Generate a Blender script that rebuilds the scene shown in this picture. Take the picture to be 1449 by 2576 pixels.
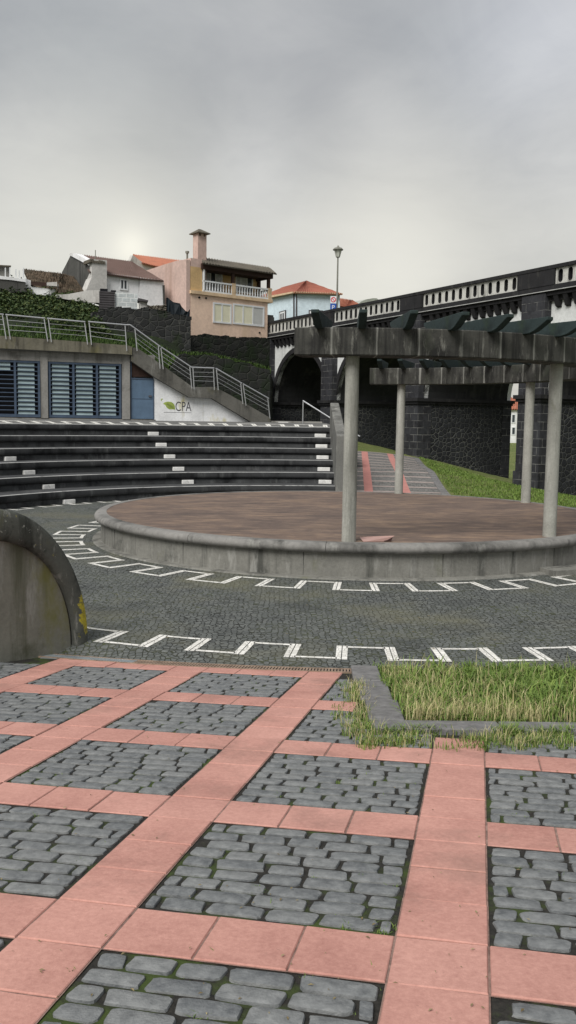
import bpy, math, random
import numpy as np
from mathutils import Vector, Matrix
random.seed(7)
C=bpy.context; SC=C.scene; COL=SC.collection
for o in list(bpy.data.objects): bpy.data.objects.remove(o)
R=math.radians
# ------------------------------------------------------------------ camera
CAMH=2.25; FPX=2251.6; CX,CY=724.5,1288.0; PIT=0.10081; ROL=0.01463
fw=np.array([0,math.cos(PIT),-math.sin(PIT)]); r0=np.array([1.,0,0]); u0=np.cross(r0,fw)
rr=math.cos(ROL)*r0+math.sin(ROL)*u0; uu=-math.sin(ROL)*r0+math.cos(ROL)*u0
cd=bpy.data.cameras.new('camera'); cam=bpy.data.objects.new('camera',cd); COL.objects.link(cam)
cd.sensor_fit='VERTICAL'; cd.sensor_height=36; cd.sensor_width=36; cd.lens=FPX/2576*36; cd.clip_end=5000; cd.clip_start=.05
cam.matrix_world=Matrix(((rr[0],uu[0],-fw[0],0),(rr[1],uu[1],-fw[1],0),(rr[2],uu[2],-fw[2],CAMH),(0,0,0,1)))
SC.camera=cam
# ------------------------------------------------------------------ world, sun, exposure
SUN_EL,SUN_AZ=R(47),R(212)      # azimuth clockwise from +Y; soft overcast light
SC.view_settings.view_transform='Standard'; SC.view_settings.look='None'; SC.view_settings.exposure=0.68; SC.view_settings.gamma=1
W=bpy.data.worlds.new('World'); SC.world=W; W.use_nodes=True
def world():
    nt=W.node_tree; n=nt.nodes; l=nt.links; n.clear()
    def nd(t,**k):
        x=n.new(t)
        for a,b in k.items(): setattr(x,a,b)
        return x
    def M(op,a,b=None):
        x=nd('ShaderNodeMath',operation=op)
        for i,v in enumerate((a,b)):
            if v is None: continue
            if isinstance(v,(int,float)): x.inputs[i].default_value=v
            else: l.new(v,x.inputs[i])
        return x.outputs[0]
    out=nd('ShaderNodeOutputWorld'); bg=nd('ShaderNodeBackground'); bg.inputs[1].default_value=.1
    sky=nd('ShaderNodeTexSky',sky_type='NISHITA',sun_disc=False); sky.sun_elevation=SUN_EL; sky.sun_rotation=SUN_AZ; sky.air_density=1; sky.dust_density=3
    tc=nd('ShaderNodeTexCoord'); sp=nd('ShaderNodeSeparateXYZ'); l.new(tc.outputs['Generated'],sp.inputs[0])
    z=M('MAXIMUM',sp.outputs[2],0.0); zz=M('ADD',z,.16)
    cmb=nd('ShaderNodeCombineXYZ'); l.new(M('DIVIDE',sp.outputs[0],zz),cmb.inputs[0]); l.new(M('DIVIDE',sp.outputs[1],zz),cmb.inputs[1]); cmb.inputs[2].default_value=3.3
    def noise(sc,det,rough,dist=0,off=0):
        mp=nd('ShaderNodeMapping'); l.new(cmb.outputs[0],mp.inputs[0]); mp.inputs['Location'].default_value=(off,off*.7,off); mp.inputs['Scale'].default_value=(1,.8,1)
        t=nd('ShaderNodeTexNoise'); l.new(mp.outputs[0],t.inputs['Vector']); t.inputs['Scale'].default_value=sc; t.inputs['Detail'].default_value=det; t.inputs['Roughness'].default_value=rough; t.inputs['Distortion'].default_value=dist
        return t.outputs['Fac']
    a=noise(.75,5,.55,.5,1.9); b=noise(2.3,6,.58,.5,7.1)
    cl=M('ADD',M('MULTIPLY',a,.66),M('MULTIPLY',b,.34))
    cr=nd('ShaderNodeValToRGB'); l.new(cl,cr.inputs[0]); e=cr.color_ramp.elements
    e[0].position=.38; e[0].color=(.295,.308,.322,1); e[1].position=.62; e[1].color=(.455,.46,.465,1)
    # horizon: pale warm band
    hr=nd('ShaderNodeValToRGB'); l.new(z,hr.inputs[0]); e=hr.color_ramp.elements; hr.color_ramp.interpolation='EASE'
    e[0].position=.0; e[0].color=(1,1,1,1); e[1].position=.34; e[1].color=(0,0,0,1)
    x=hr.color_ramp.elements.new(.15); x.color=(.52,.52,.52,1)
    mh=nd('ShaderNodeMixRGB'); l.new(hr.outputs[0],mh.inputs[0]); l.new(cr.outputs[0],mh.inputs[1]); mh.inputs[2].default_value=(.545,.525,.47,1)
    # two glows where the hidden sun lights the cloud base
    def glow(v,p,k,prev,col):
        d=nd('ShaderNodeVectorMath',operation='DOT_PRODUCT'); l.new(tc.outputs['Generated'],d.inputs[0]); d.inputs[1].default_value=Vector(v).normalized()
        g=M('MULTIPLY',M('POWER',M('MAXIMUM',d.outputs['Value'],0.),p),k)
        m=nd('ShaderNodeMixRGB'); l.new(g,m.inputs[0]); l.new(prev,m.inputs[1]); m.inputs[2].default_value=col; return m.outputs[0]
    def dr(px,py): return tuple((px-CX)*rr-(py-CY)*uu+FPX*fw)
    c=mh.outputs[0]
    for px,py,p,k,col in ((835,290,230,.85,(.285,.292,.310,1)),(480,330,150,.7,(.305,.312,.318,1)),(330,440,170,.50,(.32,.325,.325,1)),(200,90,80,.45,(.30,.32,.338,1)),(1230,170,150,.5,(.31,.325,.352,1)),(1050,510,140,.42,(.36,.36,.355,1)),
                          (640,430,380,.75,(.53,.53,.525,1)),(950,300,480,.65,(.52,.52,.515,1)),(1400,60,130,.8,(.58,.59,.615,1)),(1449,380,420,.7,(.55,.55,.545,1)),(40,400,180,.5,(.50,.50,.49,1)),(640,120,250,.4,(.47,.47,.475,1))):
        c=glow(dr(px,py),p*1.6,k,c,col)
    d_=noise(3.4,7,.6,.8,13.7); d2=noise(1.25,5,.6,.9,23.1)
    tr=nd('ShaderNodeValToRGB'); l.new(M('ADD',M('MULTIPLY',d_,.4),M('MULTIPLY',d2,.6)),tr.inputs[0]); e=tr.color_ramp.elements; e[0].position=.36; e[0].color=(.84,.85,.87,1); e[1].position=.62; e[1].color=(1.06,1.06,1.05,1)
    tm=nd('ShaderNodeMixRGB',blend_type='MULTIPLY'); tm.inputs[0].default_value=1; l.new(c,tm.inputs[1]); l.new(tr.outputs[0],tm.inputs[2]); c=tm.outputs[0]
    for px,py,p,k,col in ((330,650,60,.5,(.72,.705,.635,1)),(330,632,400,.45,(.86,.83,.72,1)),(330,622,4000,.45,(1.02,.98,.84,1)),(980,670,90,.7,(.78,.76,.68,1)),(40,660,110,.5,(.72,.71,.64,1)),(1449,620,150,.3,(.7,.69,.63,1))):
        c=glow(dr(px,py),p*1.6,k,c,col)
    mix=nd('ShaderNodeMixRGB'); mix.inputs[0].default_value=.04
    mul=nd('ShaderNodeMixRGB',blend_type='MULTIPLY'); mul.inputs[0].default_value=1; l.new(c,mul.inputs[1]); mul.inputs[2].default_value=(7.5,7.5,7.5,1)
    l.new(mul.outputs[0],mix.inputs[1]); l.new(sky.outputs[0],mix.inputs[2]); l.new(mix.outputs[0],bg.inputs[0]); l.new(bg.outputs[0],out.inputs[0])
world()
sl=bpy.data.lights.new('sun','SUN'); sun=bpy.data.objects.new('sun',sl); COL.objects.link(sun)
sl.energy=2.2; sl.angle=R(34); sl.color=(1,.965,.91)
sd=Vector((math.sin(SUN_AZ)*math.cos(SUN_EL),math.cos(SUN_AZ)*math.cos(SUN_EL),math.sin(SUN_EL)))
sun.rotation_euler=(-sd).to_track_quat('-Z','Y').to_euler(); sun.location=(0,0,60)
# ------------------------------------------------------------------ helpers
def ray(px,py): return (px-CX)*rr-(py-CY)*uu+FPX*fw
def at(px,py,Y):
    """the point at depth Y seen at a place of the 1449-wide reference"""
    d=ray(px,py); s=Y/d[1]; return Vector((s*d[0],Y,CAMH+s*d[2]))
class Fr:
    """a vertical facade frame: local x along, y into the building, z up"""
    def __init__(s,x0,y0,ang): s.o=Vector((x0,y0)); s.a=ang; s.e=Vector((math.cos(ang),math.sin(ang))); s.n=Vector((-math.sin(ang),math.cos(ang)))
    @staticmethod
    def px(p0,Y0,p1,Y1,py=900):
        a=at(p0,py,Y0); b=at(p1,py,Y1); return Fr(a.x,a.y,math.atan2(b.y-a.y,b.x-a.x))
    def hit(s,px,py,off=0):
        d=ray(px,py); o=s.o+s.n*off; D=Vector((d[0],d[1])); t=o.dot(s.n)/D.dot(s.n)
        p=D*t; return ((p-s.o).dot(s.e), CAMH+t*d[2])
    def w(s,lx,ly,z): p=s.o+s.e*lx+s.n*ly; return Vector((p.x,p.y,z))
    def loc(s,v): p=Vector((v.x,v.y))-s.o; return Vector((p.dot(s.e),p.dot(s.n),v.z))
def tag(o,label=None,cat=None,group=None,kind=None):
    if label: o['label']=label
    if cat: o['category']=cat
    if group: o['group']=group
    if kind: o['kind']=kind
    return o
def empty(name,label,cat,loc=(0,0,0),rz=0,group=None):
    o=bpy.data.objects.new(name,None); COL.objects.link(o); o.location=loc; o.rotation_euler=(0,0,rz); o.empty_display_size=.2
    return tag(o,label,cat,group)
FRM={}
def fempty(name,label,cat,fr,group=None):
    o=empty(name,label,cat,(fr.o.x,fr.o.y,0),fr.a,group); FRM[o.name]=fr; return o
class MB:
    def __init__(s): s.v=[]; s.f=[]; s.m=[]
    def add(s,v,f,m=0):
        k=len(s.v); s.v+= [tuple(x) for x in v]; s.f+=[tuple(i+k for i in q) for q in f]; s.m+=[m]*len(f)
    def quad(s,a,b,c,d,m=0): s.add([a,b,c,d],[(0,1,2,3)],m)
    def box(s,x0,x1,y0,y1,z0,z1,m=0):
        s.add([(x0,y0,z0),(x1,y0,z0),(x1,y1,z0),(x0,y1,z0),(x0,y0,z1),(x1,y0,z1),(x1,y1,z1),(x0,y1,z1)],
              [(3,2,1,0),(4,5,6,7),(0,1,5,4),(1,2,6,5),(2,3,7,6),(3,0,4,7)],m)
    def prism(s,poly,y0,y1,m=0):
        """poly of (x,z) extruded in y"""
        A=sum(poly[i][0]*poly[(i+1)%len(poly)][1]-poly[(i+1)%len(poly)][0]*poly[i][1] for i in range(len(poly)))
        if A<0: poly=poly[::-1]
        n=len(poly); v=[(x,y0,z) for x,z in poly]+[(x,y1,z) for x,z in poly]
        s.add(v,[tuple(range(n)),tuple(range(2*n-1,n-1,-1))]+[((i+1)%n,i,i+n,(i+1)%n+n) for i in range(n)],m)
    def plan(s,poly,z0,z1,m=0):
        """poly of (x,y) extruded in z"""
        A=sum(poly[i][0]*poly[(i+1)%len(poly)][1]-poly[(i+1)%len(poly)][0]*poly[i][1] for i in range(len(poly)))
        if A<0: poly=poly[::-1]
        n=len(poly); v=[(x,y,z0) for x,y in poly]+[(x,y,z1) for x,y in poly]
        s.add(v,[tuple(range(n-1,-1,-1)),tuple(range(n,2*n))]+[(i,(i+1)%n,(i+1)%n+n,i+n) for i in range(n)],m)
    def tube(s,a,b,r,n=8,r2=None,m=0,cap=True):
        a=Vector(a); b=Vector(b); d=(b-a).normalized(); p=d.orthogonal().normalized(); q=d.cross(p); r2=r if r2 is None else r2
        v=[a+(p*math.cos(t)+q*math.sin(t))*r for t in [2*math.pi*i/n for i in range(n)]]+[b+(p*math.cos(t)+q*math.sin(t))*r2 for t in [2*math.pi*i/n for i in range(n)]]
        f=[(i,(i+1)%n,(i+1)%n+n,i+n) for i in range(n)]
        if cap: f+=[tuple(range(n-1,-1,-1)),tuple(range(n,2*n))]
        s.add(v,f,m)
    def path(s,pts,r,n=6,m=0):
        for a,b in zip(pts,pts[1:]): s.tube(a,b,r,n,m=m)
    def lathe(s,prof,a0,a1,n,m=0,closed=False,cx=0,cy=0,caps=False):
        """prof (radius,z[,mat]) swept round the z axis"""
        k=len(prof); base=len(s.v); full=abs(abs(a1-a0)-2*math.pi)<1e-6; N=n if full else n+1
        for i in range(N):
            t=a0+(a1-a0)*i/n
            for p in prof: s.v.append((cx+p[0]*math.cos(t),cy+p[0]*math.sin(t),p[1]))
        kk=k if closed else k-1
        for i in range(n):
            for j in range(kk):
                j2=(j+1)%k; i2=(i+1)%N
                s.f.append((base+i*k+j,base+i2*k+j,base+i2*k+j2,base+i*k+j2)); s.m.append(prof[j][2] if len(prof[j])>2 else m)
        if caps and not full:
            s.f.append(tuple(base+j for j in range(k))); s.m.append(m)
            s.f.append(tuple(base+(N-1)*k+j for j in range(k-1,-1,-1))); s.m.append(m)
    def build(s,name,mats,parent=None,smooth=None,fix=True):
        me=bpy.data.meshes.new(name); me.from_pydata([tuple(x) for x in s.v],[],s.f)
        if not isinstance(mats,(list,tuple)): mats=[mats]
        for m in mats: me.materials.append(m)
        me.polygons.foreach_set('material_index',s.m)
        if fix:
            import bmesh
            bm=bmesh.new(); bm.from_mesh(me); bmesh.ops.recalc_face_normals(bm,faces=bm.faces); bm.to_mesh(me); bm.free()
        if smooth is not None:
            me.polygons.foreach_set('use_smooth',[True]*len(me.polygons))
            if smooth<3:
                try: me.set_sharp_from_angle(angle=smooth)
                except Exception: pass
        me.update(); o=bpy.data.objects.new(name,me); COL.objects.link(o)
        if parent: o.parent=parent
        return o
def bevel(o,w,seg=2):
    m=o.modifiers.new('bevel','BEVEL'); m.width=w; m.segments=seg; m.limit_method='ANGLE'; m.angle_limit=R(40); return o
# ------------------------------------------------------------------ materials
class NT:
    def __init__(s,name):
        s.mat=bpy.data.materials.new(name); s.mat.use_nodes=True; s.nt=s.mat.node_tree; s.n=s.nt.nodes; s.l=s.nt.links
        s.b=s.n['Principled BSDF']; s.tc=s.n.new('ShaderNodeTexCoord'); s.P=s.tc.outputs['Object']
    def put(s,inp,v):
        if isinstance(v,(int,float)): inp.default_value=v
        elif isinstance(v,tuple): inp.default_value=v if len(v)!=3 or inp.type=='VECTOR' else v+(1,)
        else: s.l.new(v,inp)
    def node(s,t,**k):
        x=s.n.new(t)
        for a,b in k.items(): setattr(x,a,b)
        return x
    def map(s,scale=(1,1,1),loc=(0,0,0),src=None,rot=(0,0,0)):
        m=s.node('ShaderNodeMapping'); s.l.new(src or s.P,m.inputs[0]); m.inputs['Scale'].default_value=scale; m.inputs['Location'].default_value=loc; m.inputs['Rotation'].default_value=rot; return m.outputs[0]
    def noise(s,sc,det=4,ro=.55,src=None,dist=0):
        t=s.node('ShaderNodeTexNoise'); s.l.new(src or s.P,t.inputs['Vector']); t.inputs['Scale'].default_value=sc; t.inputs['Detail'].default_value=det; t.inputs['Roughness'].default_value=ro; t.inputs['Distortion'].default_value=dist; return t.outputs['Fac']
    def voro(s,sc,feat='F1',src=None,rnd=1,out=None):
        t=s.node('ShaderNodeTexVoronoi',feature=feat); s.l.new(src or s.P,t.inputs['Vector']); t.inputs['Scale'].default_value=sc; t.inputs['Randomness'].default_value=rnd
        return t.outputs[out or 'Distance']
    def ramp(s,fac,*st):
        r=s.node('ShaderNodeValToRGB'); s.l.new(fac,r.inputs[0]); e=r.color_ramp.elements
        while len(e)<len(st): e.new(.5)
        for x,(p,c) in zip(e,st): 
            x.position=p; x.color=(c,c,c,1) if isinstance(c,(int,float)) else tuple(c)+(1,)
        return r.outputs[0]
    def mix(s,f,a,b,mode='MIX'):
        m=s.node('ShaderNodeMixRGB',blend_type=mode); s.put(m.inputs[0],f); s.put(m.inputs[1],a); s.put(m.inputs[2],b); return m.outputs[0]
    def math(s,op,a,b=0.):
        m=s.node('ShaderNodeMath',operation=op); s.put(m.inputs[0],a); s.put(m.inputs[1],b); return m.outputs[0]
    def rnd(s): return s.node('ShaderNodeNewGeometry').outputs['Random Per Island']
    def bump(s,h,st=.5,d=.01):
        b=s.node('ShaderNodeBump'); b.inputs['Strength'].default_value=st; b.inputs['Distance'].default_value=d; s.l.new(h,b.inputs['Height']); s.l.new(b.outputs[0],s.b.inputs['Normal'])
    def fin(s,col,rough=.85,metal=0.,spec=.3):
        s.put(s.b.inputs['Base Color'],col); s.put(s.b.inputs['Roughness'],rough); s.b.inputs['Metallic'].default_value=metal; s.b.inputs['Specular IOR Level'].default_value=spec; return s.mat
def plain(name,c,rough=.6,metal=0.,var=.12,sc=3.):
    m=NT(name); n=m.noise(sc,5,.6); c2=tuple(x*(1-var*2) for x in c); c3=tuple(min(1,x*(1+var)) for x in c)
    m.bump(m.noise(sc*12,3),.15,.004); return m.fin(m.ramp(n,(.3,c2),(.7,c3)),rough,metal)
def concrete(name,c,dark,amount=.5,streak=.5,moss=None,mossamt=.5,sc=1.2,pale=None,rough=.9,bump=.5,flow=3.0,lichen=None):
    """stained concrete: mottled, with vertical run marks, moss and lichen"""
    m=NT(name); n1=m.noise(sc,8,.62); n2=m.noise(sc*14,5,.7)
    base=m.ramp(n1,(.32,tuple(x*.72 for x in c)),(.68,tuple(x*1.18 for x in c)))
    base=m.mix(.35,base,m.ramp(n2,(.3,tuple(x*.6 for x in c)),(.7,tuple(min(1,x*1.35) for x in c))))
    st=m.noise(1.,6,.65,src=m.map((flow,flow,flow*.09)))
    col=m.mix(m.math('MULTIPLY',m.ramp(st,(.62-.25*streak,0.),(.74-.2*streak,1.)),.8),base,dark)
    b2=m.noise(sc*.8,7,.68,src=m.map((1,1,1),(7,3,1)))
    col=m.mix(m.ramp(b2,(.68-.3*amount,0.),(.80-.22*amount,.9)),col,dark)
    if pale: col=m.mix(m.ramp(m.noise(sc*1.9,7,.7,src=m.map((flow*.6,flow*.6,flow*.14),(3,9,4))),(.56,0.),(.70,.75)),col,pale)
    if moss: col=m.mix(m.ramp(m.noise(sc*1.1,6,.65,src=m.map((1,1,.55),(11,5,2))),(.68-.3*mossamt,0.),(.82-.3*mossamt,.8)),col,moss)
    if lichen: col=m.mix(m.ramp(m.noise(sc*5,4,.6,src=m.map((1,1,1),(21,2,8))),(.66,0.),(.70,.8)),col,lichen)
    m.bump(m.mix(.5,n2,m.noise(sc*40,4,.7)),bump,.012); return m.fin(col,rough)
def rubble(name,c0,c1,mortar,sc=3.2,jw=.05,moss=None,sq=1.25,mossamt=.5,dist=.12,bump=.9):
    m=NT(name); src=m.map((1,1,sq))
    nz=m.node('ShaderNodeTexNoise'); m.l.new(src,nz.inputs['Vector']); nz.inputs['Scale'].default_value=sc*.8
    va=m.node('ShaderNodeVectorMath',operation='MULTIPLY_ADD'); m.l.new(nz.outputs['Color'],va.inputs[0]); va.inputs[1].default_value=(dist,dist,dist); m.l.new(src,va.inputs[2]); s2=va.outputs[0]
    d=m.voro(sc,'DISTANCE_TO_EDGE',s2,.75); cid=m.voro(sc,'F1',s2,.75,'Color')
    g=m.math('MULTIPLY',m.ramp(cid,(0.,0.),(1.,1.)),1.)
    col=m.ramp(g,(.2,c0),(.8,c1)); col=m.mix(.5,col,m.ramp(m.noise(sc*6,5,.7),(.3,tuple(x*.5 for x in c0)),(.7,tuple(x*1.3 for x in c1))))
    j=m.ramp(d,(jw*.5,1.),(jw*1.3,0.)); pat=m.ramp(m.noise(.55,5,.6),(.38,.25),(.62,1.))
    col=m.mix(m.math('MULTIPLY',j,pat),col,mortar)
    if moss: col=m.mix(m.ramp(m.noise(.9,7,.68,src=m.map((1,1,.8),(3,8,2))),(.66-.3*mossamt,0.),(.78-.28*mossamt,.88)),col,moss)
    m.bump(m.ramp(d,(0.,0.),(jw*2.4,1.)),bump,.03); return m.fin(col,.92)
def ashlar(name,c0,c1,mortar,w=.62,h=.34,mo=.012,fade=.5):
    m=NT(name); s=m.node('ShaderNodeSeparateXYZ'); m.l.new(m.P,s.inputs[0]); cb=m.node('ShaderNodeCombineXYZ'); m.l.new(m.math('ADD',s.outputs[0],s.outputs[1]),cb.inputs[0]); m.l.new(s.outputs[2],cb.inputs[1])
    b=m.node('ShaderNodeTexBrick'); m.l.new(cb.outputs[0],b.inputs['Vector']); b.inputs['Scale'].default_value=1; b.inputs['Brick Width'].default_value=w; b.inputs['Row Height'].default_value=h; b.inputs['Mortar Size'].default_value=mo; b.inputs['Mortar Smooth'].default_value=.2
    b.inputs['Color1'].default_value=c0+(1,); b.inputs['Color2'].default_value=c1+(1,); b.inputs['Mortar'].default_value=c0+(1,)
    col=m.mix(.5,b.outputs['Color'],m.ramp(m.noise(4,6,.7),(.3,tuple(x*.5 for x in c0)),(.7,tuple(x*1.4 for x in c1))))
    col=m.mix(m.math('MULTIPLY',b.outputs['Fac'],m.ramp(m.noise(1.6,4,.6),(.5-.2*fade,0.),(.6,1.))),col,mortar)
    m.bump(m.math('SUBTRACT',1.,b.outputs['Fac']),.6,.015); return m.fin(col,.9)
def island(name,c0,c1,sc=20,rough=.85,bump=.4,fine=.4,dirt=None,bd=.004,extra=None,ramp3=None):
    m=NT(name); col=m.ramp(m.rnd(),(0.,c0),(1.,c1)) if not ramp3 else m.ramp(m.rnd(),(0.,c0),(.55,c1),(1.,ramp3))
    n=m.noise(sc,5,.65); col=m.mix(fine,col,m.ramp(n,(.3,tuple(x*.55 for x in c0)),(.7,tuple(min(1,x*1.35) for x in c1))))
    if dirt: col=m.mix(m.ramp(m.noise(1.7,6,.7),(.52,0.),(.72,.6)),col,dirt)
    m.bump(m.mix(.5,n,m.noise(sc*4,3,.6)),bump,bd); return m.fin(col,rough)
M={}
def m_tile():
    m=NT('red_concrete_tile'); col=m.ramp(m.rnd(),(0.,(.43,.205,.165)),(.6,(.52,.255,.210)),(1.,(.58,.315,.265)))
    col=m.mix(.6,col,m.ramp(m.noise(2.1,7,.65),(.34,(.33,.155,.13)),(.66,(.66,.36,.30))))
    col=m.mix(.35,col,m.ramp(m.noise(45,5,.75),(.3,(.30,.14,.12)),(.7,(.70,.40,.34))))
    col=m.mix(m.ramp(m.noise(1.3,8,.72,src=m.map((1,1,1),(4,7,0))),(.54,0.),(.68,.55)),col,(.25,.15,.125))
    col=m.mix(m.ramp(m.noise(14,6,.8,src=m.map((1,1,1),(9,2,0))),(.66,0.),(.72,.65)),col,(.17,.11,.085))
    m.bump(m.noise(55,5,.75),.5,.004); return m.fin(col,.92)
M['tile']=m_tile()
M['mortar']=island('tile_mortar',(.12,.075,.062),(.30,.20,.17),18,.95,.6,.7)
M['cobble']=island('basalt_cobble',(.110,.120,.130),(.225,.232,.232),22,.62,.7,.5,bd=.008)
def m_joint():
    m=NT('joint_soil'); n=m.noise(40,5,.7); c=m.ramp(n,(.3,(.012,.012,.011)),(.75,(.045,.042,.036)))
    c=m.mix(m.ramp(m.noise(3.2,6,.65),(.50,0.),(.62,.8)),c,(.055,.085,.016)); m.bump(n,.8,.01); return m.fin(c,.95)
M['joint']=m_joint()
def m_plaza():
    m=NT('basalt_setts'); src=m.map((1,1,1))
    nz=m.node('ShaderNodeTexNoise'); m.l.new(src,nz.inputs['Vector']); nz.inputs['Scale'].default_value=6
    va=m.node('ShaderNodeVectorMath',operation='MULTIPLY_ADD'); m.l.new(nz.outputs['Color'],va.inputs[0]); va.inputs[1].default_value=(.03,.03,.0); m.l.new(src,va.inputs[2])
    d=m.voro(16,'DISTANCE_TO_EDGE',va.outputs[0],.6); cid=m.voro(16,'F1',va.outputs[0],.6,'Color')
    col=m.ramp(cid,(.15,(.066,.074,.073)),(.8,(.150,.160,.152)))
    col=m.mix(.4,col,m.ramp(m.noise(60,4,.7),(.3,(.045,.05,.05)),(.7,(.20,.21,.20))))
    big=m.noise(.55,6,.6); jc=m.ramp(m.noise(.8,5,.65,src=m.map((1,1,1),(5,9,0))),(.42,(.020,.021,.018)),(.62,(.070,.080,.038)))
    col=m.mix(m.ramp(d,(.025,1.),(.07,0.)),col,jc)
    col=m.mix(m.ramp(big,(.50,0.),(.66,.55)),col,(.165,.160,.105)); col=m.mix(m.ramp(m.noise(.9,5,.6,src=m.map((1,1,1),(15,1,0))),(.55,0.),(.7,.5)),col,(.035,.04,.04))
    m.bump(m.ramp(d,(0.,0.),(.12,1.)),.9,.012); return m.fin(col,.75)
M['plaza']=m_plaza()
def m_lime():
    m=NT('white_limestone_setts'); cid=m.voro(13,'F1',None,.5,'Color'); d=m.voro(13,'DISTANCE_TO_EDGE',None,.5)
    col=m.ramp(cid,(.1,(.62,.61,.57)),(.8,(.84,.83,.79))); col=m.mix(m.ramp(d,(.015,.7),(.035,0.)),col,(.20,.20,.17)); col=m.mix(m.ramp(m.noise(2.4,5,.65),(.56,0.),(.74,.5)),col,(.30,.30,.24))
    m.bump(m.ramp(d,(0.,0.),(.1,1.)),.6,.008); return m.fin(col,.8)
M['lime']=m_lime()
def m_stage():
    m=NT('stage_floor_brown'); a=m.noise(1.1,8,.66,src=m.map((.8,1.3,1))); b=m.noise(3.,8,.75,src=m.map((.6,1.9,1),(4,2,1)))
    col=m.ramp(a,(.34,(.080,.064,.058)),(.50,(.142,.105,.087)),(.64,(.25,.175,.122)))
    col=m.mix(.55,col,m.ramp(b,(.36,(.068,.054,.050)),(.5,(.15,.108,.09)),(.64,(.33,.235,.165)))); m.bump(m.noise(30,5,.7),.4,.006); return m.fin(col,.8)
M['stage']=m_stage()
M['stage_wall']=concrete('stage_wall_concrete',(.205,.203,.185),(.05,.052,.047),.38,.45,moss=(.13,.135,.08),mossamt=.3,pale=(.33,.33,.31),sc=1.5,flow=3.2,bump=.8)
M['stage_rim']=concrete('stage_rim_concrete',(.225,.22,.21),(.05,.05,.047),.66,.15,moss=None,pale=(.30,.30,.28),sc=.9,flow=4)
M['tier_face']=concrete('grandstand_basalt',(.046,.048,.051),(.007,.008,.009),.5,.40,pale=(.12,.125,.125),sc=1.3,flow=1.6)
M['tier_riser']=concrete('grandstand_riser',(.062,.065,.068),(.008,.009,.010),.58,.25,pale=(.15,.155,.155),sc=1.8,flow=1.2)
M['tier_tread']=concrete('grandstand_tread',(.055,.057,.06),(.02,.021,.022),.5,.1,sc=1.2,pale=(.15,.15,.145))
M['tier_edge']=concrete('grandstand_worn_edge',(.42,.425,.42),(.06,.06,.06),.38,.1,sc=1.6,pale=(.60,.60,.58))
M['white_block']=concrete('white_step_block',(.80,.80,.78),(.22,.22,.2),.15,.2,sc=5)
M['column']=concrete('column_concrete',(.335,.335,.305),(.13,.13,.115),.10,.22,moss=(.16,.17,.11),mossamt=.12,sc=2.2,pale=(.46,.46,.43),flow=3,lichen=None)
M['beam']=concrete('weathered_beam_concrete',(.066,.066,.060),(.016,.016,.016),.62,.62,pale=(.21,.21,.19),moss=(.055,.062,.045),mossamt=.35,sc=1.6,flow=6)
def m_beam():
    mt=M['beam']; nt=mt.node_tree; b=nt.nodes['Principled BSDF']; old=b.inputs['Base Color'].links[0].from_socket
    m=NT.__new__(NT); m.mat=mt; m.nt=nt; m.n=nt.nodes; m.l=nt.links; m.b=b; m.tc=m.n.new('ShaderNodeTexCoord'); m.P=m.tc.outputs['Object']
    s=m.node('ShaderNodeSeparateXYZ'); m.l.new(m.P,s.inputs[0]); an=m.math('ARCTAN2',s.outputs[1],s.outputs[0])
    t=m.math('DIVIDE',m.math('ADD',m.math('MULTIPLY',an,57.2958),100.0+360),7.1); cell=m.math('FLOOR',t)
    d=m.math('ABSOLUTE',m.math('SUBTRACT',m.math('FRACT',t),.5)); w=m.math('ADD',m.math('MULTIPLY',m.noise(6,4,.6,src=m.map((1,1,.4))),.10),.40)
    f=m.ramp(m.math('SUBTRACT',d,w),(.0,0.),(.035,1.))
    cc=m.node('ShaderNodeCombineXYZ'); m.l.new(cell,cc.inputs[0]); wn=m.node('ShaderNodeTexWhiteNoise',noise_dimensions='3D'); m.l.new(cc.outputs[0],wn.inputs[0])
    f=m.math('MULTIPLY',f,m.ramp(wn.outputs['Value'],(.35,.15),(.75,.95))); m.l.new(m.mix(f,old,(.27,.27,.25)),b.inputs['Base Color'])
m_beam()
M['rafter']=concrete('dark_green_rafter',(.030,.046,.047),(.008,.012,.013),.5,.2,moss=(.035,.055,.035),mossamt=.4,sc=2)
M['facade_concrete']=concrete('facade_concrete',(.26,.255,.24),(.09,.085,.075),.3,.4,sc=.9,flow=2)
M['slab']=concrete('slab_edge_concrete',(.16,.15,.115),(.035,.033,.026),.45,.6,moss=(.13,.12,.04),mossamt=.55,pale=(.25,.24,.2),sc=.8,flow=2.5)
M['stringer']=concrete('stair_stringer_concrete',(.125,.122,.11),(.03,.03,.026),.4,.3,pale=(.34,.34,.32),moss=(.09,.085,.035),mossamt=.3,sc=1.1,flow=1.2)
M['flank']=concrete('flank_wall_concrete',(.20,.20,.17),(.07,.073,.045),.30,.35,moss=(.145,.145,.04),mossamt=.58,pale=(.33,.33,.31),sc=1.6,flow=2.6)
M['flank_rim']=concrete('flank_rim_concrete',(.085,.09,.08),(.010,.012,.010),.60,.3,moss=(.10,.10,.045),mossamt=.35,sc=3.2,pale=(.27,.27,.25),lichen=(.27,.28,.25))
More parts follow.
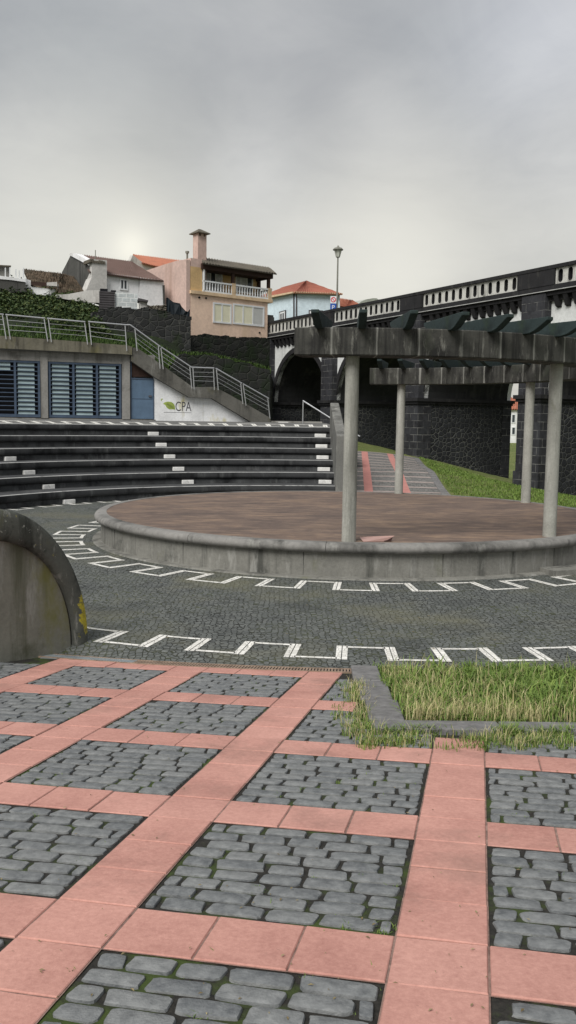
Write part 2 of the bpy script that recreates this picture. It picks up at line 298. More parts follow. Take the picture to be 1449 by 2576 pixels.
def m_rim():
    mt=M['flank_rim']; nt=mt.node_tree; b=nt.nodes['Principled BSDF']; old=b.inputs['Base Color'].links[0].from_socket
    m=NT.__new__(NT); m.mat=mt; m.nt=nt; m.n=nt.nodes; m.l=nt.links; m.b=b; m.tc=m.n.new('ShaderNodeTexCoord'); m.P=m.tc.outputs['Object']
    s=m.node('ShaderNodeSeparateXYZ'); m.l.new(m.P,s.inputs[0])
    ax=m.ramp(m.math('ADD',m.math('MULTIPLY',s.outputs[0],-4.),.4),(.12,0.),(.85,1.)); az=m.ramp(m.math('MULTIPLY',s.outputs[2],1.),(.02,.0),(.10,1.),(.42,1.),(.62,0.))
    nn=m.noise(9,6,.7); f=m.ramp(m.math('ADD',m.math('MULTIPLY',m.math('MULTIPLY',ax,az),.42),m.math('MULTIPLY',m.math('SUBTRACT',nn,.5),1.5)),(.24,0.),(.36,.95))
    c=m.ramp(m.noise(30,4,.7),(.3,(.30,.25,.02)),(.7,(.52,.44,.05))); m.l.new(m.mix(f,old,c),b.inputs['Base Color'])
m_rim()
M['whitewash']=concrete('whitewashed_plaster',(.84,.86,.88),(.42,.42,.39),.16,.14,moss=(.50,.44,.16),mossamt=.34,sc=.9,flow=1.5)
M['white_old']=concrete('stained_white_plaster',(.56,.55,.53),(.20,.19,.17),.35,.40,sc=.7,flow=1.6)
M['white_plaster']=concrete('viaduct_white_plaster',(.66,.68,.68),(.30,.31,.30),.12,.22,sc=.5,flow=1.1)
M['white_house']=concrete('white_house_plaster',(.82,.83,.85),(.45,.44,.42),.14,.25,sc=.6,flow=1.2)
M['dark_gable']=concrete('blackened_gable_plaster',(.085,.085,.08),(.02,.02,.02),.5,.3,pale=(.18,.18,.17),sc=.7,flow=1)
M['pink']=concrete('pink_plaster',(.80,.59,.465),(.64,.48,.34),.10,.18,sc=.4,flow=.8)
M['pink_side']=concrete('dusty_pink_plaster',(.58,.43,.38),(.40,.27,.22),.12,.22,sc=.4,flow=.8)
M['ochre']=concrete('ochre_plaster',(.62,.43,.22),(.48,.31,.14),.12,.2,sc=.6,flow=.8)
M['cream']=plain('cream_trim',(.66,.50,.33),.8)
M['blueplaster']=concrete('pale_blue_plaster',(.58,.69,.76),(.46,.55,.60),.06,.1,sc=.3)
M['steel']=plain('brushed_steel',(.60,.61,.63),.38,.8,.05)
M['frame_blue']=plain('blue_painted_steel',(.065,.095,.145),.5)
M['door_blue']=plain('blue_grey_door_paint',(.105,.165,.245),.5,var=.08)
M['louver']=plain('louver_glass_pane',(.27,.35,.37),.35,var=.15,sc=1.2)
M['void']=plain('dark_interior',(.006,.007,.010),.9)
M['wood_dark']=plain('dark_brown_boards',(.05,.028,.022),.8,sc=6)
M['white_paint']=plain('white_paint',(.72,.74,.76),.5,var=.04)
M['window_glass']=plain('window_glass',(.05,.06,.07),.12,var=.2)
M['curtain']=plain('white_curtain',(.50,.52,.54),.8,var=.2,sc=8)
M['blind']=plain('pale_yellow_blind',(.74,.72,.55),.7,var=.04)
M['blind_grey']=plain('pale_grey_blind',(.50,.51,.50),.7,var=.04)
M['iron']=plain('grey_green_iron',(.22,.22,.19),.6)
M['lamp_glass']=plain('lantern_glass',(.62,.64,.58),.2,var=.05)
def roofm(name,c0,c1,dirt,amt=.5):
    m=NT(name); n=m.noise(3.5,6,.7); col=m.ramp(n,(.3,c0),(.7,c1)); col=m.mix(m.ramp(m.noise(1.1,7,.7,src=m.map((1,1,1),(5,5,5))),(.66-.3*amt,0.),(.8-.25*amt,.85)),col,dirt)
    m.bump(m.noise(9,4),.5,.03); return m.fin(col,.85)
M['roof_red']=roofm('red_roof_tile',(.29,.105,.072),(.40,.155,.11),(.17,.08,.06),.35)
M['roof_orange']=roofm('orange_roof_tile',(.36,.135,.085),(.46,.19,.12),(.2,.10,.07),.35)
M['roof_brown']=roofm('brown_roof_sheet',(.115,.075,.065),(.165,.11,.095),(.07,.05,.045),.4)
M['roof_moss']=roofm('old_mossy_roof_tile',(.06,.045,.03),(.15,.11,.075),(.025,.024,.015),.62)
M['roof_old']=roofm('weathered_roof_tile',(.085,.075,.06),(.15,.135,.105),(.045,.043,.034),.5)
M['rubble_dark']=rubble('dark_rubble_wall',(.010,.011,.011),(.040,.042,.042),(.07,.07,.065),2.6,.05,moss=(.016,.026,.010),mossamt=.35)
M['rubble_wet']=rubble('mossy_rubble_wall',(.008,.009,.008),(.030,.032,.030),(.035,.035,.03),2.2,.05,moss=(.012,.022,.008),mossamt=.60)
M['rubble_pier']=rubble('pier_rubble_masonry',(.009,.010,.013),(.032,.035,.039),(.115,.118,.110),3.9,.055,sq=1.1,dist=.08)
M['vault']=concrete('vault_masonry',(.018,.019,.020),(.005,.005,.006),.5,.4,pale=(.06,.06,.055),sc=.9,flow=1.2)
M['ashlar']=ashlar('black_basalt_ashlar',(.015,.015,.018),(.040,.042,.048),(.24,.24,.23),mo=.010,fade=.5)
M['black_stone']=concrete('black_basalt_trim',(.020,.020,.022),(.006,.006,.007),.4,.3,pale=(.055,.055,.05),sc=1.3)
M['parapet_white']=concrete('stained_parapet_plaster',(.52,.52,.49),(.12,.12,.11),.28,.4,sc=2.6,flow=3)
M['pale_line']=plain('pale_string_course',(.42,.43,.42),.8)
def m_grass():
    m=NT('short_grass_ground'); n=m.noise(.8,7,.65); c=m.ramp(n,(.35,(.065,.095,.024)),(.5,(.12,.145,.042)),(.68,(.22,.21,.09)))
    c=m.mix(.5,c,m.ramp(m.noise(11,6,.75),(.32,(.03,.055,.012)),(.68,(.20,.24,.07)))); m.bump(m.noise(25,5,.7),1.,.04); return m.fin(c,.95)
M['grass']=m_grass()
M['soil']=plain('dark_soil',(.030,.032,.020),.95,var=.3,sc=8)
M['blade']=island('green_grass_blade',(.062,.125,.020),(.19,.265,.060),2,.6,.1,.2)
M['dry']=island('dry_grass_stalk',(.34,.30,.13),(.55,.50,.28),5,.8,.1,.1)
M['leaf']=island('shrub_leaf',(.012,.026,.010),(.045,.078,.022),3,.65,.1,.2,ramp3=(.10,.12,.035))
M['kerb']=island('grey_kerb_stone',(.15,.148,.152),(.20,.197,.195),12,.85,.6,.6,dirt=(.075,.072,.06))
M['grate']=plain('rusty_grate',(.30,.22,.165),.7,var=.2,sc=9)
M['galv']=plain('galvanised_grate',(.34,.38,.40),.5,var=.15,sc=6)
M['path_cobble']=rubble('path_cobbles',(.12,.12,.12),(.22,.215,.205),(.045,.045,.035),6.5,.05,sq=1,dist=.05,bump=.5)
M['path_band']=plain('path_pale_band',(.34,.29,.27),.9,var=.12,sc=6)
M['path_red']=plain('path_red_band',(.47,.215,.19),.9,var=.08,sc=6)
M['board']=plain('pale_red_board',(.42,.27,.24),.7,var=.06)
M['board_edge']=plain('dark_board_underside',(.05,.025,.022),.8)
M['tarp']=plain('black_shade_net',(.010,.016,.022),.7,sc=5)
M['corr_grey']=plain('grey_corrugated_sheet',(.07,.065,.07),.7)
M['block_wall']=ashlar('pale_block_wall',(.42,.46,.47),(.50,.54,.55),(.68,.70,.70),.45,.24,.03,1)
M['ink']=plain('painted_lettering_grey',(.10,.10,.11),.7)
M['leaf_ink']=plain('painted_leaf_green',(.33,.42,.10),.7,var=.2)
M['leaf_ink2']=plain('painted_leaf_olive',(.22,.28,.07),.7)
M['sign_blue']=plain('sign_blue',(.02,.08,.36),.5,var=.02); M['sign_red']=plain('sign_red',(.55,.05,.06),.5,var=.02)
M['asphalt']=plain('bridge_road',(.05,.05,.05),.9); M['far_stone']=plain('pale_far_roof',(.40,.42,.38),.9)
M['terrace']=concrete('terrace_paving',(.14,.14,.135),(.05,.05,.045),.4,0,sc=.7)
# ------------------------------------------------------------------ scene constants
X0,Y0=1.270,17.673
RP=9.17; TT=.8998; TH=.3443; ZT=6*TH
S_Z=.515
def pol(r,a,z=0): return Vector((X0+r*math.cos(a),Y0+r*math.sin(a),z))
# ramp plane and grid
TS=.30719; OX,OY,RO=.31722,2.55176,-.21194; PA,PB,YD=.003753,.10437,7.96993
def rz_(x,y): return PA*x+PB*(YD-y)
def uv(u,v,dz=0.):
    x=OX+TS*(u*math.cos(RO)-v*math.sin(RO)); y=OY+TS*(u*math.sin(RO)+v*math.cos(RO)); return Vector((x,y,rz_(x,y)+dz))
# ------------------------------------------------------------------ ground, plaza
def tps(ctrl):
    P=np.array(ctrl,float); n=len(P)
    def U(r2): return np.where(r2<1e-9,0,r2*np.log(np.maximum(r2,1e-9)))
    d2=((P[:,None,:2]-P[None,:,:2])**2).sum(2); A=np.zeros((n+3,n+3)); A[:n,:n]=U(d2)+np.eye(n)*.5; A[:n,n]=1; A[:n,n+1:]=P[:,:2]; A[n,:n]=1; A[n+1:,:n]=P[:,:2].T
    w=np.linalg.solve(A,np.r_[P[:,2],0,0,0])
    def f(x,y):
        d=((P[:,:2]-np.array([x,y]))**2).sum(1); return float(U(d)@w[:n]+w[n]+w[n+1]*x+w[n+2]*y)
    return f
b=MB(); b.box(-1500,1500,-300,3000,-1.9,-1.6); tag(b.build('ground',M['grass']),kind='structure')
b=MB(); k=160
ring=[pol(9.62,2*math.pi*i/k,0) for i in range(k)]
b.lathe([(0.01,0),(3,0),(6,0),(9.0,0),(9.38,0),(9.48,0),(9.57,0),(9.66,0),(9.66,-.3)],0,2*math.pi,k,cx=X0,cy=Y0)
for i_,v_ in enumerate(b.v):
    rr_=math.hypot(v_[0]-X0,v_[1]-Y0)
    if rr_>9.39 and v_[1]<10 and v_[2]>-.2: t_=min(1,(rr_-9.38)/.26); b.v[i_]=(v_[0],v_[1],min(0,rz_(v_[0],v_[1]))*t_)
tag(b.build('plaza',M['plaza']),kind='structure')
def meander(mb,ra,rb,n,a0,a1,z,w=.085,gap=.005,ph=0.):
    p=2*math.pi/n; i0=int(round((a0-ph)/p)); i1=int(round((a1-ph)/p))
    def arc(r,s,e,wd):
        mm=max(3,int((e-s)*r/.08))
        for q in range(mm):
            t0=s+(e-s)*q/mm; t1=s+(e-s)*(q+1)/mm; mb.quad(pol(r-wd/2,t0,z),pol(r+wd/2,t0,z),pol(r+wd/2,t1,z),pol(r-wd/2,t1,z))
    for i in range(i0,i1):
        s=i*p+ph; h=s+p/2
        wt=w*(.66 if ra>7 else .9); arc(ra,s+w/2/ra,h-w/2/ra,wt); arc(rb,h+w/2/rb,s+p-w/2/rb,wt)
        lo,hi=min(ra,rb)-w/2,max(ra,rb)+w/2
        for t in (s,h):
            for sg in (-1,1):
                o=sg*(w*.30+gap); ww=w*.30
                P=[]
                for (rad,oo) in ((lo,o-ww),(hi,o-ww),(hi,o+ww),(lo,o+ww)): P.append(pol(rad,t+oo/rad,z))
                mb.quad(*P)
b=MB(); meander(b,8.88,9.32,59,R(100),R(455),.004,ph=R(-94.55)); meander(b,5.25,5.80,34,0,2*math.pi-.01,.004,.075,ph=R(-101.3))
k0=len(b.v); meander(b,13.86,14.40,88,R(90),R(200),0,.12); b.v[k0:]=[(x,y,ZT+.008+(math.hypot(x-X0,y-Y0)-13.78)*.093/.82) for x,y,z in b.v[k0:]]
tag(b.build('paving_pattern',M['lime'],fix=False),kind='structure')
# ------------------------------------------------------------------ ramp: red tiles and cobble panels
RD=9.80
def inside(p): return math.hypot(p.x-X0,p.y-Y0)>=RD
KX0,KY0=.60,5.66      # corner of the grass bed kerb
def bed(p): return p.x>KX0-.02+(p.y-KY0)*.01 and p.y>KY0-.0
def wallside(p): # right of the flank wall line
    return (p.x+2.16)*(-.78)+(p.y-8.86)*.63<-.02
b=MB()
g=[]
us=np.linspace(-26,14,41); vs=np.linspace(-14,19.2,40)
for i,u_ in enumerate(us[:-1]):
    for j,v_ in enumerate(vs[:-1]):
        q=[uv(us[i],vs[j],-.009),uv(us[i+1],vs[j],-.009),uv(us[i+1],vs[j+1],-.009),uv(us[i],vs[j+1],-.009)]
        if any(math.hypot(p.x-X0,p.y-Y0)<9.66 for p in q):
            q2=[]
            for p in q:
                d=math.hypot(p.x-X0,p.y-Y0)
                if d<9.67: p=Vector((X0+(p.x-X0)*9.67/d,Y0+(p.y-Y0)*9.67/d,0)); p.z=rz_(p.x,p.y)-.009
                q2.append(p)
            q=q2
        b.quad(*q)
tag(b.build('ramp_bed',M['joint']),kind='structure')
tiles=MB(); cob=MB(); mort=MB()
def clip_poly(pts,fn,proj):
    return pts
def tile(u0,v0,u1,v1):
    g=.009+.006*random.random(); dz=random.uniform(-.0025,.002); tl=random.uniform(-.002,.002)
    ctr=uv((u0+u1)/2,(v0+v1)/2)
    if bed(ctr): return
    N=4; P=[]
    a,c,d,e=u0+g,u1-g,v0+g,v1-g
    for s in range(N): P.append((a+(c-a)*s/N,d))
    for s in range(N): P.append((c,d+(e-d)*s/N))
    for s in range(N): P.append((c-(c-a)*s/N,e))
    for s in range(N): P.append((a,e-(e-d)*s/N))
    cc=((a+c)/2,(d+e)/2); r=[]
    outs=0
    for (x,y) in P:
        p=uv(x,y); dd=math.hypot(p.x-X0,p.y-Y0)
        if dd<RD: outs+=1; p.x=X0+(p.x-X0)*RD/dd; p.y=Y0+(p.y-Y0)*RD/dd; p.z=rz_(p.x,p.y)
        r.append(p)
    if outs>11: return
    if not all(wallside(p) for p in r): return
    c3=sum(r,Vector())/len(r)
    top=[]; low=[]
    for p in r:
        q=p+(c3-p).normalized()*.004; top.append(Vector((q.x,q.y,q.z+dz+tl*(q.x-c3.x)/.15+.001)))
        low.append(Vector((p.x,p.y,p.z+dz-.003)))
    base=[Vector((p.x,p.y,p.z-.04)) for p in r]
    mort.add([Vector((c3.x+(p.x-c3.x)*1.035,c3.y+(p.y-c3.y)*1.035,p.z-.0045)) for p in r],[tuple(range(len(r)))])
    n=len(r); tiles.add(top+low+base,[tuple(range(n))]+[(i+n,(i+1)%n+n,(i+1)%n,i) for i in range(n)]+[(i+2*n,(i+1)%n+2*n,(i+1)%n+n,i+n) for i in range(n)])
def stone(uc,vc,hu,hv):
    ctr=uv(uc,vc)
    if bed(ctr) or not inside(ctr) or not wallside(ctr): return
    pts=[]; rot=random.uniform(-.05,.05); n=18; ex=random.uniform(4.5,9); sk=random.uniform(-.15,.15)
    j=[random.uniform(.94,1.04) for _ in range(n)]
    dz=random.uniform(-.003,.003)
    for i in range(n):
        t=2*math.pi*(i+.5)/n; c_,s_=math.cos(t),math.sin(t)
        x=abs(c_)**(2/ex)*(1 if c_>0 else -1)*hu*j[i]; y=abs(s_)**(2/ex)*(1 if s_>0 else -1)*hv*j[(i*3)%n]
        x+=y*sk; pts.append((x*math.cos(rot)-y*math.sin(rot),x*math.sin(rot)+y*math.cos(rot)))
    rings=[(1.0,-.032),(.995,-.006),(.965,-.0008),(.88,.001)]
    V=[]
    for k_,z_ in rings: V+=[uv(uc+x*k_,vc+y*k_,z_+dz) for x,y in pts]
    V.append(uv(uc+random.uniform(-.05,.05),vc,.0015+dz)); m=len(V)-1; F=[]
    for k_ in range(3): F+=[(k_*n+i,k_*n+(i+1)%n,(k_+1)*n+(i+1)%n,(k_+1)*n+i) for i in range(n)]
    F+=[(3*n+i,3*n+(i+1)%n,m) for i in range(n)]
    cob.add(V,F)
for cu in range(-16,9,4):
    for cv in range(-4,20,4):
        # crossing + bands of one cell: red band u in [cu,cu+1], v band [cv,cv+1]
        for k in range(4):
            tile(cu,cv+k,cu+1,cv+k+1)
            if k: tile(cu+k,cv,cu+k+1,cv+1)
        # panel
        ua,ub,va,vb=cu+1.04,cu+3.96,cv+1.04,cv+3.96
        rows=9; hh=(vb-va)/rows
        for r_ in range(rows):
            x=ua-(.0 if r_%2 else random.uniform(.25,.4)); vc=va+(r_+.5)*hh
            while x<ub-.08:
                L=random.uniform(.50,.72); x1=min(x+L,ub); xs=max(x,ua)
                if ub-x1<.16: x1=ub
                if x1-xs>.14: stone((xs+x1)/2,vc+random.uniform(-.012,.012),(x1-xs)/2-random.uniform(.016,.027),hh/2-random.uniform(.022,.036))
                x=x1
tag(tiles.build('paving_tiles',M['tile']),kind='structure')
tag(mort.build('tile_mortar',M['mortar'],fix=False),kind='structure')
tag(cob.build('cobble_paving',M['cobble'],smooth=R(35)),kind='structure')
# strip between the drain and the plaza
def rp0(r,a,dz): p=pol(r,a); p.z=rz_(p.x,p.y)+dz; return p
b=MB()
for i in range(80):
    a=R(236)+R(56)*i/80; a2=R(236)+R(56)*(i+1)/80; b.quad(rp0(9.64,a,-.006),rp0(9.82,a,-.006),rp0(9.82,a2,-.006),rp0(9.64,a2,-.006))
tag(b.build('drain_edging',M['terrace'],fix=False),kind='structure')
# drain
dr=empty('channel_drain','long curved channel drain with slotted grate between red tiles and dark plaza','drain',pol(9.75,R(258)))
def dl(v): return v-Vector(dr.location)
def rp(r,a,dz): p=pol(r,a); p.z=rz_(p.x,p.y)+dz; return p
fr_=MB(); ba=MB(); bg_=MB()
for r_ in (9.665,9.835):
    for i in range(44):
        a=R(246.2)+(R(266.2)-R(246.2))*i/44; a2=R(246.2)+(R(266.2)-R(246.2))*(i+1)/44
        P=[dl(rp(r_-.012,a,.006)),dl(rp(r_+.012,a,.006)),dl(rp(r_+.012,a2,.006)),dl(rp(r_-.012,a2,.006))]
        fr_.add(P+[p-Vector((0,0,.05)) for p in P],[(0,1,2,3),(0,3,7,4),(1,5,6,2)])
na=118
for i in range(na):
    a=R(246.2)+(R(266.2)-R(246.2))*i/na; wv=.017
    P=[dl(rp(9.677,a-wv/2/9.7,.004)),dl(rp(9.823,a-wv/2/9.8,.004)),dl(rp(9.823,a+wv/2/9.8,.004)),dl(rp(9.677,a+wv/2/9.7,.004))]
    (bg_ if i<46 else ba).add(P+[p-Vector((0,0,.02)) for p in P],[(0,1,2,3),(0,4,5,1),(1,5,6,2),(2,6,7,3),(3,7,4,0)])
for a in (246.2,266.2): 
    P=[dl(rp(9.653,R(a)-.0015,.006)),dl(rp(9.847,R(a)-.0015,.006)),dl(rp(9.847,R(a)+.0015,.006)),dl(rp(9.653,R(a)+.0015,.006))]; fr_.add(P+[p-Vector((0,0,.05)) for p in P],[(0,1,2,3),(0,4,5,1),(1,5,6,2),(2,6,7,3),(3,7,4,0)])
fr_.build('frame',M['grate'],dr); tag(ba.build('grate',M['grate'],dr),'rusty brown grate bars'); tag(bg_.build('grate',M['galv'],dr),'grey galvanised grate bars')
b=MB()
for i in range(40):
    a=R(246.2)+R(20)*i/40; a2=R(246.2)+R(20)*(i+1)/40; b.quad(dl(rp(9.67,a,-.002)),dl(rp(9.83,a,-.002)),dl(rp(9.83,a2,-.002)),dl(rp(9.67,a2,-.002)))
b.build('channel',M['void'],dr,fix=False)
# ------------------------------------------------------------------ grass bed kerb
kb=MB()
def kstone(p0,p1,w,h=.035):
    p0=Vector(p0);p1=Vector(p1); d=(p1-p0); L=d.length; n=Vector((-d.y,d.x)).normalized(); d.normalize(); q=[p0+d*.006,p1-d*.006,p1-d*.006+n*w,p0+d*.006+n*w]
    T=[Vector((p.x,p.y,rz_(p.x,p.y)+h)) for p in q]; B=[Vector((p.x,p.y,rz_(p.x,p.y)-.08)) for p in q]
    kb.add(T+B,[(0,1,2,3),(4,5,1,0),(5,6,2,1),(6,7,3,2),(7,4,0,3)])
for y0,y1 in ((5.885,6.55),(6.55,7.30),(7.30,8.06)): kstone((.60,y1),(.57+.0,y0),.24)
x=.57
for L in (.86,.78,.9,.8): kstone((x,5.64-.005*x),(x+L,5.64-.005*(x+L)),.235) ; x+=L
o=tag(kb.build('grass_bed_kerb',M['kerb']),'low grey stone kerb round the tall grass bed on the right','kerb'); bevel(o,.008)
# ------------------------------------------------------------------ stage
st=empty('round_stage','low round concrete stage with brown floor and rounded rim','stage',(X0,Y0,0))
b=MB(); b.lathe([(.01,S_Z),(1.6,S_Z),(3.2,S_Z),(4.775,S_Z)],0,2*math.pi,128); b.build('stage_floor',M['stage'],st,fix=False)
b=MB(); b.lathe([(4.88,.375),(4.885,0),(4.90,.0),(4.90,-.05)],0,2*math.pi,160)
b.lathe([(5.04,0),(5.03,.02),(4.92,.026),(4.87,.026)],0,2*math.pi,160); b.build('base_wall',M['stage_wall'],st,smooth=R(40))
for k in range(15):
    a=2*math.pi*k/15+.31; b=MB(); b.box(4.86,4.8865,-.004,.004,.03,.37); o=b.build('wall_joint',M['beam'],st); o.rotation_euler=(0,0,a)
rimb=MB(); nseg=14
for sgm in range(nseg):
    a0=2*math.pi*sgm/nseg+.08; a1=a0+2*math.pi/nseg-.0014
    prof=[(4.775,S_Z-.02),(4.775,S_Z+.006)]+[(4.905+.095*math.sin(t),S_Z-.070+.076*math.cos(t)) for t in np.linspace(0,math.pi,9)]+[(4.86,S_Z-.146)]
    rimb.lathe(prof,a0,a1,14,caps=True)
rimb.build('rim',M['stage_rim'],st,smooth=R(50))
b=MB(); a=R(-42.6)
p=at(1425,1447,13.3); 
b.plan([(1.42*0+p.x-X0-.22,p.y-Y0-.10),(p.x-X0+1.2,p.y-Y0+.55),(p.x-X0+1.0,p.y-Y0+.95),(p.x-X0-.35,p.y-Y0+.25)],0,.085); b.build('step_slab',M['stage_wall'],st)
# broken board on the stage
Bp=[at(903,1352,1),]
def stg(px,py,dz=0):
    d=ray(px,py); s=(S_Z+dz-CAMH)/d[2]; return Vector((s*d[0],s*d[1],S_Z+dz))
b=MB(); P=[stg(904,1351.5,.02),stg(918,1363,.005),stg(980,1360,.01),stg(970,1355,.012)]
lift=[0,0,.02,.10]
q=[stg(904,1352,.03),stg(914,1363.5,.006),stg(968,1362,.004),stg(992,1349,.075)]
for m_,dz in ((0,.008),): b.add([v+Vector((0,0,dz)) for v in q]+[v for v in q],[(0,1,2,3),(7,6,5,4),(0,4,5,1),(1,5,6,2),(2,6,7,3),(3,7,4,0)])
q2=[stg(950,1361,.008),stg(984,1362,.006),stg(978,1358,.03),stg(988,1351,.06)]
b.add([q2[0],q2[1],q2[2],q2[3]]+[v-Vector((0,0,.008)) for v in q2],[(0,1,2,3),(7,6,5,4),(0,4,5,1),(1,5,6,2),(2,6,7,3),(3,7,4,0)],1)
tag(b.build('broken_board',[M['board'],M['board_edge']]),'warped pale red board lying on the stage edge beside a column','board')
# ------------------------------------------------------------------ pergola
pg=empty('pergola','curved concrete pergola on round columns with dark green rafters over the stage','pergola',(X0,Y0,S_Z))
ZB=3.19-S_Z; azc=[-94.6,-52.8,-11.4,30,71.8]
for a in azc:
    b=MB(); px,py=4.686*math.cos(R(a)),4.686*math.sin(R(a)); n=28
    prof=[(.106,-.01),(.104,.05),(.1025,.9),(.1005,1.8),(.0985,ZB+.01)]
    b.lathe(prof,0,2*math.pi,n,cx=px,cy=py); b.build('column',M['column'],pg,smooth=R(60),fix=False)
cuts=[-104.2,-84.3,-73.5,-52.8,-32,-11.4,9,30,50.9,71.8,81.3]
bm_=MB()
for a0,a1 in zip(cuts,cuts[1:]):
    prof=[(4.44,ZB),(4.96,ZB),(4.97,ZB+.012),(4.97,ZB+.37),(4.955,ZB+.385),(4.45,ZB+.385),(4.435,ZB+.37),(4.435,ZB+.012)]
    bm_.lathe(prof,R(a0)+.0006,R(a1)-.0006,10,closed=True,caps=True)
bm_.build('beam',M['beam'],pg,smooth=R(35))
for i in range(26):
    a=R(-100.1+7.1*i); b=MB(); z0=ZB+.385-.02
    poly=[(3.98,z0+.205),(5.48,z0+.205),(5.48,z0+.16),(5.36,z0+.10),(5.20,z0+.025),(5.08,z0),(4.38,z0),(4.24,z0+.03),(4.08,z0+.11),(3.98,z0+.16)]
    if random.random()<.0: pass
    b.prism(poly,-.055,.055); o=b.build('rafter',M['rafter'],pg); o.rotation_euler=(0,0,a+random.uniform(-.006,.006)); bevel(o,.006,1)
# ------------------------------------------------------------------ grandstand
gs=empty('grandstand','dark curved grandstand of six stone seating tiers with small white step blocks','grandstand',(X0,Y0,0))
A0,A1=R(89.2),R(205)
for i in range(1,7):
    r=RP+TT*(i-1); z=TH*i; b=MB(); zb=z-TH-.02
    back=r+TT+.35
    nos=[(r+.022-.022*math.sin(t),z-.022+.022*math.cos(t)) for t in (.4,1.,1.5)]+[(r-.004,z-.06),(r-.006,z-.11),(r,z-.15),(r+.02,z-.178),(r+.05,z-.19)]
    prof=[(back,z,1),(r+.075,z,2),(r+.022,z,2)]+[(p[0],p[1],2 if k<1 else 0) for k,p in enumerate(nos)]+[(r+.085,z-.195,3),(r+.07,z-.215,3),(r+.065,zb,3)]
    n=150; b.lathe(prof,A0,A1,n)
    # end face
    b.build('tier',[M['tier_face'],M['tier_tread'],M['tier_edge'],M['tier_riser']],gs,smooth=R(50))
    b=MB(); pr=[(p[0],p[1]) for p in prof]+[(back,zb)]; c_,s_=math.cos(A0),math.sin(A0)
    b.add([(x*c_,x*s_,zz_) for x,zz_ in pr],[tuple(range(len(pr)))]); b.build('tier_end',M['tier_face'],gs,fix=False)
def blk(a,i,wd=.36):
    r=RP+TT*(i-1); b=MB(); z0=TH*(i-1)-.01; zt=z0+.125; ri=r-.02; ro=r+.16; h=wd/2
    b.box(ri,ro,-h,h,z0,zt); o=b.build('step_block',M['white_block'],gs); o.rotation_euler=(0,0,a); bevel(o,.012)
for a in (R(115.15),R(140.19)): 
    for i in range(1,7): blk(a,i)
for i in range(2,7): blk(R(90.75),i,.40)
# end wall of the grandstand
ew=empty('end_wall','narrow weathered concrete wall with sloping top closing the right end of the grandstand','wall',(1.55,26.7,0))
b=MB(); 
b.add([(x,y,z) for x in (-.14,.16) for (y,z) in ((0,-.1),(0,1.86),(.55,1.98),(4.6,2.92),(4.6,-.1))],[(0,1,2,3,4),(9,8,7,6,5),(0,5,6,1),(1,6,7,2),(2,7,8,3),(3,8,9,4),(4,9,5,0)])
o=b.build('wall_body',concrete('end_wall_concrete',(.17,.17,.16),(.05,.05,.045),.4,.4,pale=(.36,.36,.33),sc=1.2,flow=3),ew); bevel(o,.03)
# ------------------------------------------------------------------ terrace and walls at its right side
b=MB(); 
b.lathe([(13.72,ZT-.003),(13.78,ZT+.002),(14.6,ZT+.095),(16,ZT+.11),(20,ZT+.13),(34,ZT+.14)],R(89.2),R(205),60,cx=X0,cy=Y0)
b.plan([(-30,50),(1.2,50),(1.2,68),(-30,68)],ZT-.4,ZT+.12)
tag(b.build('terrace',M['terrace'],fix=False),kind='structure')
b=MB(); b.box(1.42,1.75,31.25,33.6,-.5,ZT+.02); b.box(1.5,1.8,37.3,56,-.5,ZT+.02); tag(b.build('terrace_side_wall',M['rubble_dark']),'dark rubble wall holding up the right side of the terrace','wall')
ss=empty('garden_steps','dark stone steps going down from the terrace behind the grandstand','steps',(1.2,33.6,0))
b=MB(); n=4
for i in range(n): b.box(.05+i*.32,.05+(i+1)*.32+.03,0,3.7,-.6,ZT-.17*(i+1)+.03)
b.build('step',M['terrace'],ss)
hr=empty('stair_handrail','slim steel handrail sloping down behind the grandstand end wall','handrail',at(762,1066,36))
b=MB(); p0=at(762,1008,36)-hr.location; p1=at(905,1098,35.6)-hr.location; b.path([p0,p1],.028,8); 
b.build('rail',M['steel'],hr); b=MB(); b.tube((p0.x+.01,p0.y,p0.z),(p0.x+.01,p0.y,-.05),.02); b.build('post',M['steel'],hr)
b=MB(); b.tube((p1.x-.3,p1.y,p1.z+.2),(p1.x-.3,p1.y,p1.z-.9),.02); b.build('post',M['steel'],hr)
b=MB(); q0=at(683,1066,41); b.box(q0.x,q0.x+2.3,q0.y-.3,q0.y+.3,ZT-.02,ZT+.2); tag(b.build('low_kerb',M['facade_concrete']),'low grey kerb at the foot of the stair by the viaduct','kerb')
b=MB(); q0=at(700,1066,40.4); b.box(q0.x,q0.x+.45,q0.y-.02,q0.y+.2,ZT-.02,ZT+.16); tag(b.build('step_block',M['white_block']),'single white block standing against the low grey kerb','block')
# ------------------------------------------------------------------ right side lawn and path
V=Vector
ctrl=[(1.5,26.8,.08),(3.6,26.4,.04),(.8,41,.85),(3.5,40.5,.85),(5.6,42,.70),(6.65,43.4,.56),(11.5,46.2,-.60),(9.75,37.7,-.34),(11.2,35,-.52),(13,30,-.7),(8,24.6,-.03),(10.6,19.6,-.03),(15,22,-.6),(8.6,31,-.12),(1.6,50,1.5),(2.5,56,1.6),(8,56,.2),(12,56,-.9),(20,40,-1.2),(20,25,-1.2),(16,50,-1.2),(5.5,33,.42),(3.,33,.45),(1.,33,.45)]
H_=tps(ctrl)
b=MB(); nx,ny=56,100; xs=np.linspace(1.0,24,nx); ys=np.linspace(12,62,ny); idx={}
vv=[]
for j,y in enumerate(ys):
    for i,x in enumerate(xs):
        d=math.hypot(x-X0,y-Y0); z=H_(x,y) if y>17 else H_(x,17)
        if d<9.6: z=min(z,-.06)-.05
        z+=random.uniform(-.02,.02); vv.append((x,y,z))
